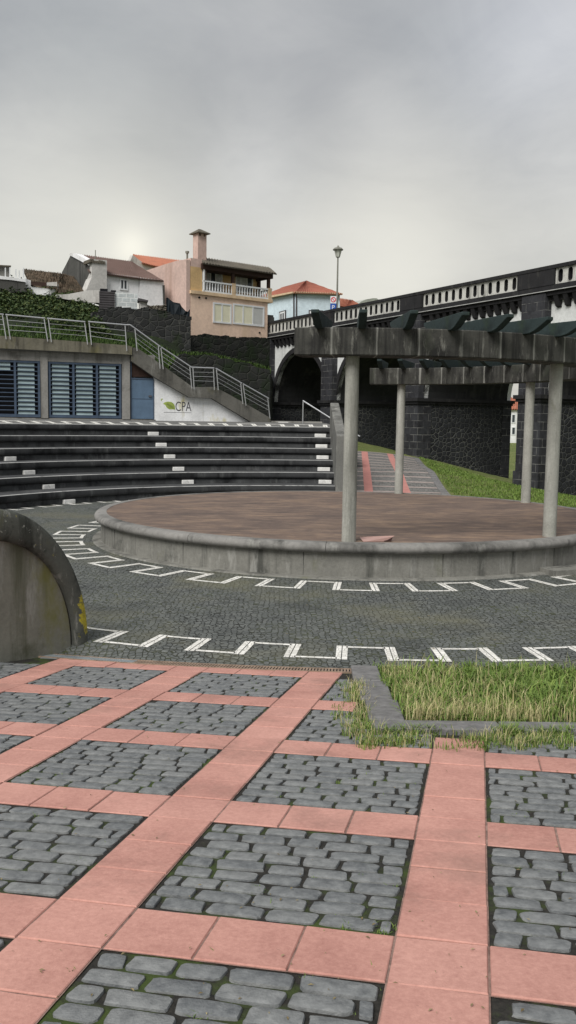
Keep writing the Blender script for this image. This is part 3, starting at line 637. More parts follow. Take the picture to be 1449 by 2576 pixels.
ff=[(j*nx+i,j*nx+i+1,(j+1)*nx+i+1,(j+1)*nx+i) for j in range(ny-1) for i in range(nx-1) if math.hypot((xs[i]+xs[i+1])/2-X0,(ys[j]+ys[j+1])/2-Y0)>9.3]
b.add(vv,ff); tag(b.build('lawn',M['grass'],smooth=3.2),kind='structure')
# path: bilinear strip following the lawn, from the plaza up to the viaduct
def pth(s,t,dz):
    """s across 0..1, t along 0..1"""
    xl=1.62+1.1*t; xr=4.60+1.12*t; y=26.0+(41.2-26.0)*t
    x=xl+(xr-xl)*s; return V((x,y,H_(x,y)+dz))
def strip(mb,s0,s1,t0,t1,dz,n=30):
    m=6
    for j in range(n):
        for i in range(m):
            a,bq=s0+(s1-s0)*i/m,s0+(s1-s0)*(i+1)/m; c_,d_=t0+(t1-t0)*j/n,t0+(t1-t0)*(j+1)/n
            mb.quad(pth(a,c_,dz),pth(bq,c_,dz),pth(bq,d_,dz),pth(a,d_,dz))
b=MB(); strip(b,-.02,1,0,1,.045,60); tag(b.build('garden_path',M['path_cobble'],fix=False,smooth=3.2),kind='structure')
b=MB(); red=MB(); per=1.23/3.2
for s in (.205,.595): strip(red,s,s+.092,0,1,.052,60)
for k in range(13):
    t=.02+k*1.23/15.2; strip(b,0,1,t,t+.018,.049,2)
tag(b.build('path_pale_band',M['path_band'],fix=False),kind='structure'); tag(red.build('path_red_band',M['path_red'],fix=False),kind='structure')
b=MB()
for j in range(30):
    t0,t1=j/30+.002,(j+1)/30-.002; A=[pth(1.0,t0,.06),pth(1.085,t0,.06),pth(1.085,t1,.06),pth(1.0,t1,.06)]; b.add(A+[p-V((0,0,.2)) for p in A],[(0,1,2,3),(4,5,1,0),(5,6,2,1),(6,7,3,2),(7,4,0,3)])
tag(b.build('path_kerb',M['kerb']),'pale kerb edging the garden path beside the grass slope','kerb')
# ------------------------------------------------------------------ flank wall at the left
fd=V((-.63,-.78)).normalized(); fl=empty('flank_wall','mossy concrete flank wall with quarter-round top beside the ramp','wall',(-2.16,8.86,0),math.atan2(fd.y,fd.x))
# local x = away from the plaza, local +y is the side facing the camera
def qe(ca,ra,rz,n=22,za=-.12):
    return [(ca-ra*math.cos(t),rz*math.sin(t)) for t in np.linspace(0,math.pi/2,n)]
b=MB(); poly=[(0.02,-.35)]+[(.95-.93*math.cos(t),1.14*math.sin(t)) for t in np.linspace(.02,math.pi/2,22)]+[(5,1.14),(5,-.35)]
b.prism(poly,-.30,0.); b.build('wall_body',M['flank'],fl)
b=MB(); outer=[(.95-1.10*math.cos(t),1.42*math.sin(t)) for t in np.linspace(0,math.pi/2,26)]+[(5,1.42)]
inner=[(.95-.95*math.cos(t),1.12*math.sin(t)) for t in np.linspace(0,math.pi/2,26)]+[(5,1.12)]
outer=[(-.15,-.35)]+outer; inner=[(0,-.35)]+inner
sec=[(0,-.34),(.04,-.36),(.96,-.36),(1,-.33),(1,.035),(.93,.07),(.75,.088),(.25,.088),(.07,.07),(0,.035)]
n=len(outer); k=len(sec)
for i in range(n):
    for (s,y) in sec: b.v.append((inner[i][0]+(outer[i][0]-inner[i][0])*s,y,inner[i][1]+(outer[i][1]-inner[i][1])*s))
for i in range(n-1):
    for j in range(k): b.f.append((i*k+j,i*k+(j+1)%k,(i+1)*k+(j+1)%k,(i+1)*k+j)); b.m.append(0)
b.build('rim',M['flank_rim'],fl,smooth=R(50))

# ------------------------------------------------------------------ terrace building with louvres
F=Fr.px(0,38.3,388,40.6,1000)
tb=fempty('terrace_building','low concrete building with blue louvred windows under a railed walkway','building',F)
h=F.hit
xl0=h(0,1000)[0]
zb=2.24
x_end=h(391,1000)[0]; zs=h(160,884,-.35)[1]
zlin=h(200,912)[1]
b=MB(); b.box(-12,x_end,.12,4.2,ZT-.3,zs+.02); b.build('wall',M['facade_concrete'],tb)
b=MB(); b.box(-12,x_end,-.06,.119,ZT-.3,zb); b.build('plinth',M['facade_concrete'],tb)
def unit(p0,p1,ptop0,nb,opens=()):
    x0,zt=h(p0,ptop0); x1=h(p1,ptop0)[0]; zt=zlin; z0=zb+.03
    w=empty('louvre_window',None,None); w.parent=tb; w.location=(x0,0,z0); L=x1-x0; Hh=zt-z0
    if opens: w['label']='louvred window with its upper left bay standing open'
    fm=MB(); t=.09
    fm.box(0,L,-.03,.10,0,t); fm.box(0,L,-.03,.10,Hh-t,Hh)
    for k in range(nb+1):
        xc=k*(L-t)/nb; fm.box(xc,xc+t,-.04,.105,0,Hh)
    fm.build('frame',M['frame_blue'],w)
    bk=MB(); bk.box(t,L-t,.106,.117,t,Hh-t); bk.build('backing',M['void'],w)
    bw=(L-t)/nb
    for k in range(nb):
        rows=12; ph=(Hh-2*t)/rows; pn=MB(); br=MB()
        for r_ in range(rows):
            z=t+r_*ph; xa,xb=k*bw+t+.02,(k+1)*bw-.02
            isopen=k in opens and r_<rows-2
            if not isopen: pn.add([(xa+.05,.0,z+ph*.14),(xb-.12,.0,z+ph*.14),(xb-.12,.06,z+ph*1.0),(xa+.05,.06,z+ph*1.0),(xa+.05,.012,z+ph*.14),(xb-.12,.012,z+ph*.14),(xb-.12,.072,z+ph*1.0),(xa+.05,.072,z+ph*1.0)],[(0,1,2,3),(7,6,5,4),(0,4,5,1),(1,5,6,2),(2,6,7,3),(3,7,4,0)])
            br.box(k*bw+t,(k+1)*bw,-.02,.03,z+ph*.02,z+ph*.02+.035)
        if pn.v: pn.build('louvre_pane',M['louver'],w)
        br.build('louvre_bar',M['frame_blue'],w)
unit(-90,100,900,3,(1,)); unit(121,304.5,905,3)
for (p0,p1) in ((-120,-92),(102,120),(306.5,326)):
    x0=h(p0,980)[0]; x1=h(p1,980)[0]; b=MB(); b.box(x0,x1,-.10,.118,zb,zs+.02); b.build('pillar',M['facade_concrete'],tb)
b=MB(); b.box(-12,h(326,900)[0],-.05,.115,zlin,zs+.02); b.build('lintel',M['facade_concrete'],tb)
# door
dx0,dz1=h(328,952); dx1=h(387.5,952)[0]
dr_=empty('door',None,None); dr_.parent=tb; dr_.location=(dx0,0,zb)
b=MB(); L=dx1-dx0; Hd=dz1-zb; b.box(.05,L-.05,0,.05,.03,Hd-.03); b.build('door_leaf',M['door_blue'],dr_)
b=MB(); b.box(0,.05,-.02,.115,0,Hd+.9); b.box(L-.05,L,-.02,.115,0,Hd); b.box(.05,L-.05,-.02,.115,Hd-.03,Hd+.03); b.build('frame',M['frame_blue'],dr_)
b=MB(); b.box(.08,L-.08,-.008,0,Hd*.50,Hd*.50+.03); b.build('kick_rail',M['frame_blue'],dr_)
b=MB(); b.box(L-.25,L-.12,-.05,0,Hd*.56,Hd*.60); b.build('handle',M['ink'],dr_)
b=MB(); poly=[h(329,948),h(387,948),h(387,946),h(333,908),h(329,908)]; b.prism([(x,z) for x,z in poly],.03,.115); b.build('transom_panel',M['wood_dark'],tb)
# slab edge
b=MB(); off=-.35
A=[h(-60,840,off),h(0,844.5,off),h(160,856,off),h(319,868.5,off),h(332,872,off),h(332,893,off),h(319,891.5,off),h(160,884,off),h(0,876,off),h(-60,873,off)]
A=[(x,z) for x,z in A]; zt0=A[1][1]; zt1=A[3][1]; A[0]=(-12,zt0+.25); A[-1]=(-12,A[-2][1]+.2)
b.prism(A,off,1.0); b.build('slab_edge',M['slab'],tb)
b=MB(); b.box(-12,h(332,868,off)[0],-.3,4.6,zs-.02,zs+.12); b.build('walkway_floor',M['terrace'],tb)
# stair stringer, CPA wall
so=-.30
S=[(330,874),(345,875),(412,921),(484.5,973.5),(541,973.5),(612,1012),(680,1051),(682,1066),(640,1066),(636,1064),(533,1002),(475.5,999),(389,949),(330,908)]
b=MB(); b.prism([h(x,y,so) for x,y in S],so,-.02); o=b.build('stair_stringer',M['stringer'],tb)
b=MB(); Wp=[(387,940),(389,949),(475.5,999),(533,1002),(640,1066),(640,1070),(387,1070)]; pw=[h(x,y-3 if 1<i<5 else y,0) for i,(x,y) in enumerate(Wp)]; b.prism(pw,0.,.119); b.build('plaster_wall',M['whitewash'],tb)
b=MB()
sp=[(345,875),(412,921),(484.5,973.5),(541,973.5),(612,1012),(680,1051)]
P0=[h(x,y,so) for x,y in sp]
bp=[(x,z) for x,z in P0]+[(P0[-1][0],ZT-.1),(P0[0][0],ZT-.1)]; bp=[(x,z-.12) for x,z in bp]
b.prism(bp,.12,2.6); b.build('stair_flight',M['terrace'],tb)
# painted lettering
def text(txt,size,loc,mat,parent,name,width=None,rz=0,dy=-.004,ext=.001,height=None):
    cu=bpy.data.curves.new(name,'FONT'); cu.body=txt; cu.size=size; cu.extrude=ext; t=bpy.data.objects.new(name,cu); COL.objects.link(t)
    bpy.context.view_layer.update(); dg=bpy.context.evaluated_depsgraph_get(); me=bpy.data.meshes.new_from_object(t.evaluated_get(dg)); bpy.data.objects.remove(t)
    xs=[v.co.x for v in me.vertices]; ys=[v.co.y for v in me.vertices]; sx=width/(max(xs)-min(xs)) if width else 1; sy=height/(max(ys)-min(ys)) if height else sx; x0=min(xs); y0=min(ys)
    for v in me.vertices: v.co=((v.co.x-x0)*sx,-v.co.z,(v.co.y-y0)*sy)
    me.materials.clear(); me.materials.append(mat); o=bpy.data.objects.new(name,me); COL.objects.link(o); o.parent=parent; o.location=loc; return o
x0,z0=h(441.5,1034); x1,z1=h(481.5,1011)
lt=text('CPA',1,(x0,-.004,z0),M['ink'],tb,'lettering',width=x1-x0,height=z1-z0)
b=MB(); x0,z0=h(411.6,1037.5); x1=h(481.5,1037.5)[0]; b.box(x0,x1,-.004,.0,z0,z0+.015); b.build('underline',M['ink'],tb)
def blob(pts,mat,name,y0=-.004,y1=0.):
    b=MB(); b.prism([h(314.4+x/3.291,754.7+y/3.291) for x,y in pts],y0,y1); return b.build(name,mat,tb)
blob([(315,858),(330,846),(355,841),(385,845),(405,860),(413,880),(416,908),(395,905),(365,905),(345,890),(335,872)],M['leaf_ink'],'leaf_emblem')
blob([(330,860),(352,858),(378,868),(400,885),(414,906),(392,896),(368,880),(345,866)],M['leaf_ink2'],'leaf_vein',-.007,-.0045)
blob([(298,818),(312,816),(314,822),(304,826),(303,838),(297,836)],M['leaf_ink'],'leaf_tip')
# ------------------------------------------------------------------ railings
def railing(name,label,top,posts,off,mids=4):
    rl=fempty(name,label,'railing',F)
    for seg in top:
        b=MB(); P=[V((F.hit(x,y,off)[0],off,F.hit(x,y,off)[1])) for x,y in seg]; b.path(P,.030,8); b.build('top_rail',M['steel'],rl,smooth=R(60))
    for pair in posts:
        (t0,b0),(t1,b1)=pair
        Q=[V((F.hit(*q,off)[0],off,F.hit(*q,off)[1])) for q in (t0,b0,t1,b1)]
        for a_,c_ in ((Q[0],Q[1]),(Q[2],Q[3])):
            b=MB(); d=(c_-a_); 
            b.add([a_+V((sx*.020,sy*.012,0)) for sx in(-1,1) for sy in (-1,1)]+[c_+V((sx*.020,sy*.012,-.12)) for sx in(-1,1) for sy in (-1,1)],[(0,1,3,2),(4,6,7,5),(0,4,5,1),(1,5,7,3),(3,7,6,2),(2,6,4,0)]); b.build('post',M['steel'],rl)
        for k in range(1,mids):
            f=.22+(k-1)*.235; b=MB(); b.tube(Q[0]+(Q[1]-Q[0])*f,Q[2]+(Q[3]-Q[2])*f,.010,6); b.build('mid_rail',M['steel'],rl,smooth=R(60))
    return rl
def z5(x,y): return (x/3.291,754.7+y/3.291)
def z6(x,y): return (314.4+x/3.291,754.7+y/3.291)
off=-.40
railing('metal_railing','long level steel railing along the walkway above the louvred windows',
 [[z5(-330,90),z5(30,120)],[z5(44,121),z5(370,151)],[z5(388,152),z5(705,181)],[z5(730,179),z5(1040,206),z5(1075,205)]],
 [(( z5(-300,95)),( z5(-275,270)),(z5(20,126)),(z5(50,300))),((z5(55,128)),(z5(85,302)),(z5(365,158)),(z5(395,320))),((z5(400,160)),(z5(425,325)),(z5(700,188)),(z5(725,345))),((z5(737,187)),(z5(757,348)),(z5(1035,212)),(z5(1050,400)))] and
 [((z5(-300,95),z5(-275,270)),(z5(20,126),z5(50,300))),((z5(55,128),z5(85,302)),(z5(365,158),z5(395,320))),((z5(400,160),z5(425,325)),(z5(700,188),z5(725,345))),((z5(737,187),z5(757,348)),(z5(1035,212),z5(1050,400)))],off)
railing('metal_railing','steel stair railing stepping down above the white painted wall',
 [[z6(40,204),z6(292,386)],[z6(300,390),z6(550,557),z6(738,564)],[z6(750,565),z6(968,690)],[z6(976,694),z6(1190,815)]],
 [((z6(82,240),z6(100,400)),(z6(276,378),z6(290,545))),((z6(297,395),z6(316,550)),(z6(536,552),z6(553,710))),((z6(562,562),z6(572,716)),(z6(732,566),z6(740,722))),((z6(757,575),z6(772,724)),(z6(958,690),z6(976,838))),((z6(978,700),z6(1002,852)),(z6(1182,815),z6(1200,960)))],off)
# ------------------------------------------------------------------ hillside behind
hc=[]
for (px,py,Y) in [(0,852,44),(150,862,44.5),(300,872,45),(0,800,46.5),(120,800,47),(215,812,47.5),(250,838,47),(0,745,50),(100,752,50),(180,765,50.5),(240,775,51),(330,864,47),(400,872,48),(470,880,49),(480,930,48),(557,930,50),(673,952,53),(560,915,52.5),(640,935,55.8),(420,800,53),(300,790,54),(100,740,58),(-200,800,50),(-200,730,56),(0,735,62),(400,800,62),(600,850,62),(-150,850,45)]:
    p=at(px,py,Y); hc.append((p.x,p.y,p.z))
HH0=tps(hc)
def HH(x,y):
    z=HH0(x,y); t=min(1,max(0,(x+6.3)/.9)); t=t*t*(3-2*t); return z*(1-t)+min(5.45,5.36-.2*(x+3.66))*t
b=MB(); nx,ny=70,46; V_=[]
for j in range(ny):
    for i in range(nx):
        lx=-24+(x_end+24+14)*i/(nx-1); ly=3.7+22*j/(ny-1); p=F.w(lx,ly,0); p.x=min(p.x,-1.1); z=max(3.5,min(HH(p.x,p.y),9.5))+random.uniform(-.05,.05); V_.append((p.x,p.y,z))
b.add(V_,[(j*nx+i,j*nx+i+1,(j+1)*nx+i+1,(j+1)*nx+i) for j in range(ny-1) for i in range(nx-1)]); hs=tag(b.build('hillside',M['soil'],smooth=3.2),kind='structure')
hm=NT('hillside_moss_grass'); nn=hm.noise(1.2,7,.7); hm.bump(hm.noise(9,5,.7),1,.08); hs.data.materials[0]=hm.fin(hm.ramp(nn,(.35,(.008,.012,.006)),(.58,(.016,.026,.009)),(.74,(.04,.065,.014))),.95)
b=MB(); x1_=x_end+9.3
P=[]
for k in range(30):
    lx=x_end-1+(6.6+1)*k/29; p=F.w(lx,3.66,0); P.append((lx,max(3.5,HH(p.x,p.y))+random.uniform(-.06,.08)))
b.prism(P+[(P[-1][0],1.5),(P[0][0],1.5)],3.3,3.66)
lw=fempty('ledge_wall','dark mossy retaining wall behind the steel stair railing','wall',F); b.build('wall_body',M['rubble_wet'],lw)
b=MB(); q=[F.loc(V_) for V_ in (Vector((-1.4,46.0,0)),Vector((-1.08,46.0,0)),Vector((-1.08,57,0)),Vector((-1.4,57,0)))]; b.plan([(v.x,v.y) for v in q],1.5,4.85); b.build('wall_return',M['rubble_wet'],lw)
# rough stone walls
def stonewall(name,label,fr,pts,thick,mat,jag=.10,n=34,base=2.5,cap=True):
    """pts: top line in reference places, on the frame"""
    T=[fr.hit(x,y) for x,y in pts]; xs=[t[0] for t in T]; zs_=[t[1] for t in T]; P=[]
    for k in range(n+1):
        x=xs[0]+(xs[-1]-xs[0])*k/n; P.append((x,float(np.interp(x,xs,zs_))+random.uniform(-jag,jag*.5)))
    b=MB(); b.prism(P+[(xs[-1],base),(xs[0],base)],0,thick); e=fempty(name,label,'wall',fr); b.build('wall_body',mat,e)
    if cap:
        c=MB()
        for k in range(n):
            x,z=P[k]; s=random.uniform(.10,.22); hh=random.uniform(.05,.13); c.add([(x+sx*s*random.uniform(.7,1.2),thick*.5+sy*thick*.45,z-.1+sz*(hh+.1)*random.uniform(.8,1.1)) for sx in(-1,1) for sy in(-1,1) for sz in (0,1)],[(0,1,3,2),(4,6,7,5),(0,4,5,1),(1,5,7,3),(3,7,6,2),(2,6,4,0)])
        c.build('cap_stone',mat,e)
    return e
FA_=Fr.px(236,47.6,480,49.4,800)
stonewall('stone_wall','dark dry stone wall below the white houses and the black net',FA_,[(236,790),(262,782),(290,776),(345,778),(380,781),(416,786),(480,801)],.6,M['rubble_dark'])
FBw=Fr.px(478,53.6,684,57.4,860)
stonewall('stone_wall','tall mossy stone wall carrying the pink house',FBw,[(478,847),(520,846),(560,849),(600,851),(640,852),(684,855)],.5,M['rubble_wet'],.08)
b=MB(); b.add([FA_.w(*x) for x in ((FA_.hit(479,820)[0],0,2.5),(FA_.hit(479,820)[0],0,FA_.hit(479,802)[1]))]+[FBw.w(0,0,FBw.hit(479,840)[1]),FBw.w(0,0,2.5)],[(0,1,2,3)])
b.add([v+V((-.4,.1,0)) for v in [V(x) for x in b.v[:4]]],[(3,2,1,0)]); tag(b.build('return_wall',M['rubble_wet']),'short dark return wall between the stone wall and the pink house wall','wall')
# ------------------------------------------------------------------ shrubs on the bank
lf=MB()
def leafclump(c,n,sx,sy,sz,ls):
    for _ in range(n):
        d=V((random.gauss(0,1),random.gauss(0,1),random.gauss(0,1))).normalized()*random.uniform(.45,1.0)**.5
        p=V((c[0]+d.x*sx,c[1]+d.y*sy,c[2]+abs(d.z)*sz)); a=random.uniform(0,6.28); up=random.uniform(-.2,1.); w=V((math.cos(a),math.sin(a),up)).normalized(); q=w.cross(V((random.uniform(-1,1),random.uniform(-1,1),random.uniform(-1,1)))).normalized(); L=ls*random.uniform(.6,1.5); Wd=L*.28
        lf.add([p-w*L*.5,p+q*Wd,p+w*L*.5,p-q*Wd],[(0,1,2,3)])
for k in range(300):
    px=random.uniform(-90,258); t=random.random(); Y=46+5.2*t; top=np.interp(px,[-90,0,40,90,150,200,240,258],[700,700,706,738,742,755,778,798]); py=835-(835-top)*t**.75+random.uniform(-4,10)
    p=at(px,py,Y); leafclump((p.x,p.y,p.z-.35),230,.55,.5,random.uniform(.5,1.0),.14)
tag(lf.build('shrub_bank',M['leaf'],fix=False),'dense dark shrubs covering the bank above the railed walkway','shrubs',kind='stuff')
# ------------------------------------------------------------------ houses
def roof(mb,p00,p10,p11,p01,cols,rows=10,amp=.05,m=0,jit=.0,thick=.08):
    """corrugated tile sheet: p00-p10 along the eave, p01-p11 along the ridge"""
    p00,p10,p11,p01=map(V,(p00,p10,p11,p01)); n=((p10-p00).cross(p01-p00)).normalized()
    if n.z<0: n=-n
    nx=cols*4; base=len(mb.v)
    for j in range(rows+1):
        for i in range(nx+1):
            s=i/nx; t=j/rows; p=(p00*(1-s)+p10*s)*(1-t)+(p01*(1-s)+p11*s)*t
            p=p+n*(amp*math.sin(2*math.pi*s*cols)+(random.uniform(-jit,jit) if jit else 0)-amp*.5*((j%2)*1.0)); mb.v.append(tuple(p))
    for j in range(rows):
        for i in range(nx): mb.f.append((base+j*(nx+1)+i,base+j*(nx+1)+i+1,base+(j+1)*(nx+1)+i+1,base+(j+1)*(nx+1)+i)); mb.m.append(m)
    k=len(mb.v); q=[x-n*thick for x in (p00,p10,p11,p01)]; mb.add(q,[(3,2,1,0)],m); e=[x-n*amp for x in (p00,p10,p11,p01)]
    for a_,b_ in ((0,1),(1,2),(2,3),(3,0)): mb.add([q[a_],q[b_],e[b_],e[a_]],[(0,1,2,3)],m)
def zz2(x,y): return (377.4+x/3.291,534.6+y/3.291)
def zz1(x,y): return (x/3.291,566+y/3.291)
def zz3(x,y): return (628.9+x/3.291,597.5+y/3.291)
# --- pink house
HF=Fr.px(479,54,681,57.8,800); hh=HF.hit
ph=fempty('pink_house','pink house with a roofed white balcony, tall chimney and wide lower windows','house',HF)
x1,zc=hh(681,750); zc=hh(479,737)[1]; zbase=hh(479,848)[1]-.35; x1=hh(673,800)[0]
b=MB(); b.box(0,x1,0,6,zbase,zc-.03); b.build('wall',M['pink'],ph)
zr=hh(508,659)[1]
# upper storey: side block and rear part
xa=hh(508.5,700)[0]
b=MB(); b.box(0,xa,.0,1.5,zc,hh(490,671)[1]); b.build('wall',M['ochre'],ph)['label']='ochre upper wall left of the balcony'
ztop=hh(503,650)[1]
b=MB(); b.box(0.02,xa-.02,.0,1.5,hh(490,671)[1],ztop-.05); b.build('wall',M['pink_side'],ph)
xr=hh(652,700,1.5)[0]
b=MB(); b.box(0,xr,1.502,6,zc,zr-.05); b.build('wall',M['ochre'],ph)
# left side wall with sloping top
b=MB(); Fs=Fr(HF.o.x,HF.o.y,HF.a+math.pi/2)
Ps=[Fs.hit(*q) for q in (zz2(328,395),zz2(300,400),zz2(250,406),zz2(150,436),zz2(50,470),zz2(0,486))]
zmax=Ps[0][1]
poly=[(0,zmax)]+Ps[1:]+[(Ps[-1][0],zbase-.5),(0,zbase-.5)]
b.add([(-.03,x,z) for x,z in poly]+[(-.3,x,z) for x,z in poly],[tuple(range(len(poly))),tuple(range(2*len(poly)-1,len(poly)-1,-1))]+[(i,(i+1)%len(poly),(i+1)%len(poly)+len(poly),i+len(poly)) for i in range(len(poly))]); b.build('side_wall',M['pink_side'],ph)
# floor band and balcony
b=MB(); b.box(-.06,x1+.30,-.14,1.5,zc-.03,zc+.16); b.build('floor_band',M['cream'],ph)
def zat(px,py,off=0): return hh(px,py,off)[1]
zrail=zat(520,706,-.05); zfl=zc+.16
b=MB(); xb0,xb1=xa+.02,x1+.28
b.box(xb0,xb1,-.10,.02,zrail-.09,zrail); b.box(xb0,xb1,-.10,.02,zfl,zfl+.10); b.box(xb1-.12,xb1,.02,1.5,zrail-.09,zrail); b.box(xb1-.12,xb1,.02,1.5,zfl,zfl+.10); b.build('balustrade_rail',M['white_paint'],ph)
nb=26
for i in range(nb):
    x=xb0+.1+(xb1-xb0-.2)*i/(nb-1); b=MB(); b.lathe([(.028,zfl+.1),(.045,zfl+.22),(.022,zfl+.42),(.04,zfl+.55),(.028,zrail-.09)],0,2*math.pi,8,cx=x,cy=-.04); b.build('baluster',M['white_paint'],ph,smooth=R(60),fix=False)
for i in range(7):
    b=MB(); b.lathe([(.028,zfl+.1),(.045,zfl+.22),(.022,zfl+.42),(.04,zfl+.55),(.028,zrail-.09)],0,2*math.pi,8,cx=xb1-.06,cy=.15+i*.2); b.build('baluster',M['white_paint'],ph,smooth=R(60),fix=False)
for px in (586,677):
    x=hh(px,700)[0]; b=MB(); b.box(x-.13,x+.13,-.12,.06,zfl,zrail+.04); b.build('balcony_pier',M['cream'],ph)
for px,o_ in ((586,0),(676,0),(652,1.4)):
    x=hh(px,680,o_)[0]; b=MB(); b.box(x-.09,x+.09,o_-.07,o_+.09,zrail if o_==0 else zfl,zr-.25); b.build('roof_post',M['wood_dark'],ph)
x=hh(511.5,700)[0]; b=MB(); b.box(x-.05,x+.05,-.1,.0,zfl,zr-.25); b.build('roof_post',M['white_paint'],ph)
b=MB(); b.box(xa-.1,x1+.30,-.14,.04,zr-.42,zr-.09); b.box(x1+.16,x1+.30,.04,1.5,zr-.42,zr-.19); b.box(xa+.02,x1+.28,.05,1.6,zr-.30,zr-.24); b.build('roof_beam',M['wood_dark'],ph)
e0=hh(507,657,-.5); e1=hh(681,669,-.5); g0=hh(503,645.5,2.4); g1=hh(680,665.8,2.4)
b=MB(); zE=zr-.1; zE=zr-.13; roof(b,(xa-.22,-.45,zE),(x1+.36,-.45,zE),(hh(679,665,2.4)[0],2.4,zE+.92),(hh(503,645,2.4)[0],2.4,zE+.92),26,8,.04); b.build('roof',M['roof_old'],ph,fix=False)
# chimney
cx0=hh(498,620,1.0)[0]; cx1=hh(519.6,620,1.0)[0]; ct=hh(508,588,1.0)[1]
ch=MB(); ch.box(cx0,cx1,1.0,1.55,zc+1,ct-.14); ch.box(cx0,cx0+.09,1.0,1.55,ct-.14,ct); ch.box(cx1-.09,cx1,1.0,1.55,ct-.14,ct); ch.box(cx0+.22,cx1-.22,1.0,1.55,ct-.14,ct); cho=ch.build('chimney',M['pink_side'],ph)
c2=MB(); mx=(cx0+cx1)/2; top=hh(508,576.5,1.2)[1]; w_=(cx1-cx0)/2+.14
q=[(mx-w_,.78,ct+.0),(mx+w_,.78,ct),(mx+w_,1.78,ct),(mx-w_,1.78,ct)]
c2.add(q+[(a_,b_,c_+.05) for a_,b_,c_ in q]+[(mx-.08,1.28,top),(mx+.08,1.28,top)],[(3,2,1,0),(0,1,5,4),(1,2,6,5),(2,3,7,6),(3,0,4,7),(4,5,9,8),(5,6,9),(6,7,8,9),(7,4,8)]); c2.build('chimney_cap',M['roof_old'],cho)
def window(parent,fr,p0,p1,y0,y1,off=0,fm='white_paint',pane='window_glass',bars=(),t=.07,name='window',lab=None):
    x0,zt=fr.hit(p0,y0,off); x1=fr.hit(p1,y0,off)[0]; z0=fr.hit(p0,y1,off)[1]
    f=MB(); f.box(x0,x1,off-.05,off+.02,z0,z0+t); f.box(x0,x1,off-.05,off+.02,zt-t,zt); f.box(x0,x0+t,off-.05,off+.02,z0+t,zt-t); f.box(x1-t,x1,off-.05,off+.02,z0+t,zt-t)
    for s in bars: xc=x0+(x1-x0)*s; f.box(xc-t*.4,xc+t*.4,off-.045,off+.02,z0+t,zt-t)
    o=f.build(name,M[fm],parent); 
    if lab: o['label']=lab
    ps=pane if isinstance(pane,(list,tuple)) else [pane]*(len(bars)+1); ed=[0]+list(bars)+[1]
    for a_,b_,m_ in zip(ed,ed[1:],ps):
        g=MB(); g.box(x0+(x1-x0)*a_+t*.5,x0+(x1-x0)*b_-t*.5,off-.02,off-.003,z0+t*.8,zt-t*.8); g.build('pane',M[m_],o)
    return o
window(ph,HF,535.5,582,760,811.5,0,bars=(.48,),pane=['blind','blind'],t=.10)
window(ph,HF,585.5,664.5,763,815,0,bars=(.32,.63),pane=['blind','blind','blind_grey'],t=.10)
window(ph,HF,514,559,672,731,1.5,bars=(.33,.62),pane=['curtain','window_glass','curtain'],t=.09,name='balcony_door')
window(ph,HF,592,636,678,735,1.5,bars=(.3,.65),pane=['curtain','curtain','window_glass'],t=.09,name='balcony_door')
for px,py in ((500.8,748.5),(518,750),(652.5,837)):
    x,z=hh(px,py); b=MB(); b.tube((x,-.05,z),(x,.02,z),.06,10); b.build('drain_hole',M['void'],ph)
b=MB(); p=HF.loc(at(471,655,56)); q=HF.loc(at(471,637,56)); b.tube(p-V((0,0,.6)),q,.06,8); b.tube(q,q+V((0,0,.12)),.12,8); b.build('vent_pipe',M['iron'],ph)
# --- white house with brown roof
WF=Fr.px(225,52.2,411,54.6,720); wh=WF.hit
w=fempty('white_house','white house with a brown sheet roof, black gable and stained chimney','house',WF)
def poly_part(parent,fr,pts,y0,y1,mat,name,off=0):
    b=MB(); b.prism([fr.hit(x,y,off) for x,y in pts],off+y0,off+y1); pf=FRM.get(parent.name,fr)
    if pf is not fr: b.v=[tuple(pf.loc(fr.w(*v))) for v in b.v]
    return b.build(name,mat,parent)
poly_part(w,WF,[zz1(865,395),zz1(1150,430),zz1(1150,640),zz1(870,640)],0,.3,M['white_house'],'wall')
poly_part(w,WF,[zz1(1153,435),zz1(1352,458),zz1(1350,560),zz1(1355,665),zz1(1240,670),zz1(1153,640)],-.08,.3,M['white_house'],'wall')
poly_part(w,WF,[zz1(1340,500),zz1(1356,500),zz1(1358,662),zz1(1346,662)],-.14,-.081,M['dark_gable'],'broken_edge')
cb=poly_part(w,WF,[zz1(745,290),zz1(868,300),zz1(866,660),zz1(690,600),zz1(700,540),zz1(742,440)],-.35,.6,M['white_old'],'chimney')
b=MB(); x0,z0=wh(*zz1(740,300),-.4); x1,_=wh(*zz1(875,300),-.4)
for k in range(7):
    xx=x0+(x1-x0)*k/7; b.box(xx,xx+(x1-x0)/9,-.42,.62,z0-.06,z0+random.uniform(.06,.16))
b.build('chimney_cap',M['roof_old'],w)
b=MB(); rz1=wh(*zz1(640,240),3.6); rz2=wh(*zz1(1090,300),3.6); ez1=wh(*zz1(742,330),-.25); ez2=wh(*zz1(1150,440),-.25); ez3=wh(*zz1(1358,460),-.25)
p_ea=V((wh(*zz1(742,385),-.25)[0],-.25,wh(*zz1(742,385),-.25)[1])); p_eb=V((ez3[0],-.25,ez3[1])); p_rb=V((rz2[0],3.6,rz2[1])); p_ra=V((rz1[0],3.6,rz1[1]))
mid=V((ez2[0],-.25,ez2[1]))
roof(b,p_ea,mid,p_rb,p_ra,24,6,.035); roof(b,mid,p_eb,p_rb+V((.12,.1,-.06)),p_rb,9,6,.035)
b.build('roof',M['roof_brown'],w,fix=False)
GF=Fr.px(155,56.3,226,52.2,690)
poly_part(w,GF,[zz1(585,250),zz1(742,332),zz1(742,430),zz1(700,548),zz1(620,500),zz1(510,470),zz1(512,392),zz1(545,330)],0,.3,M['dark_gable'],'gable_wall')
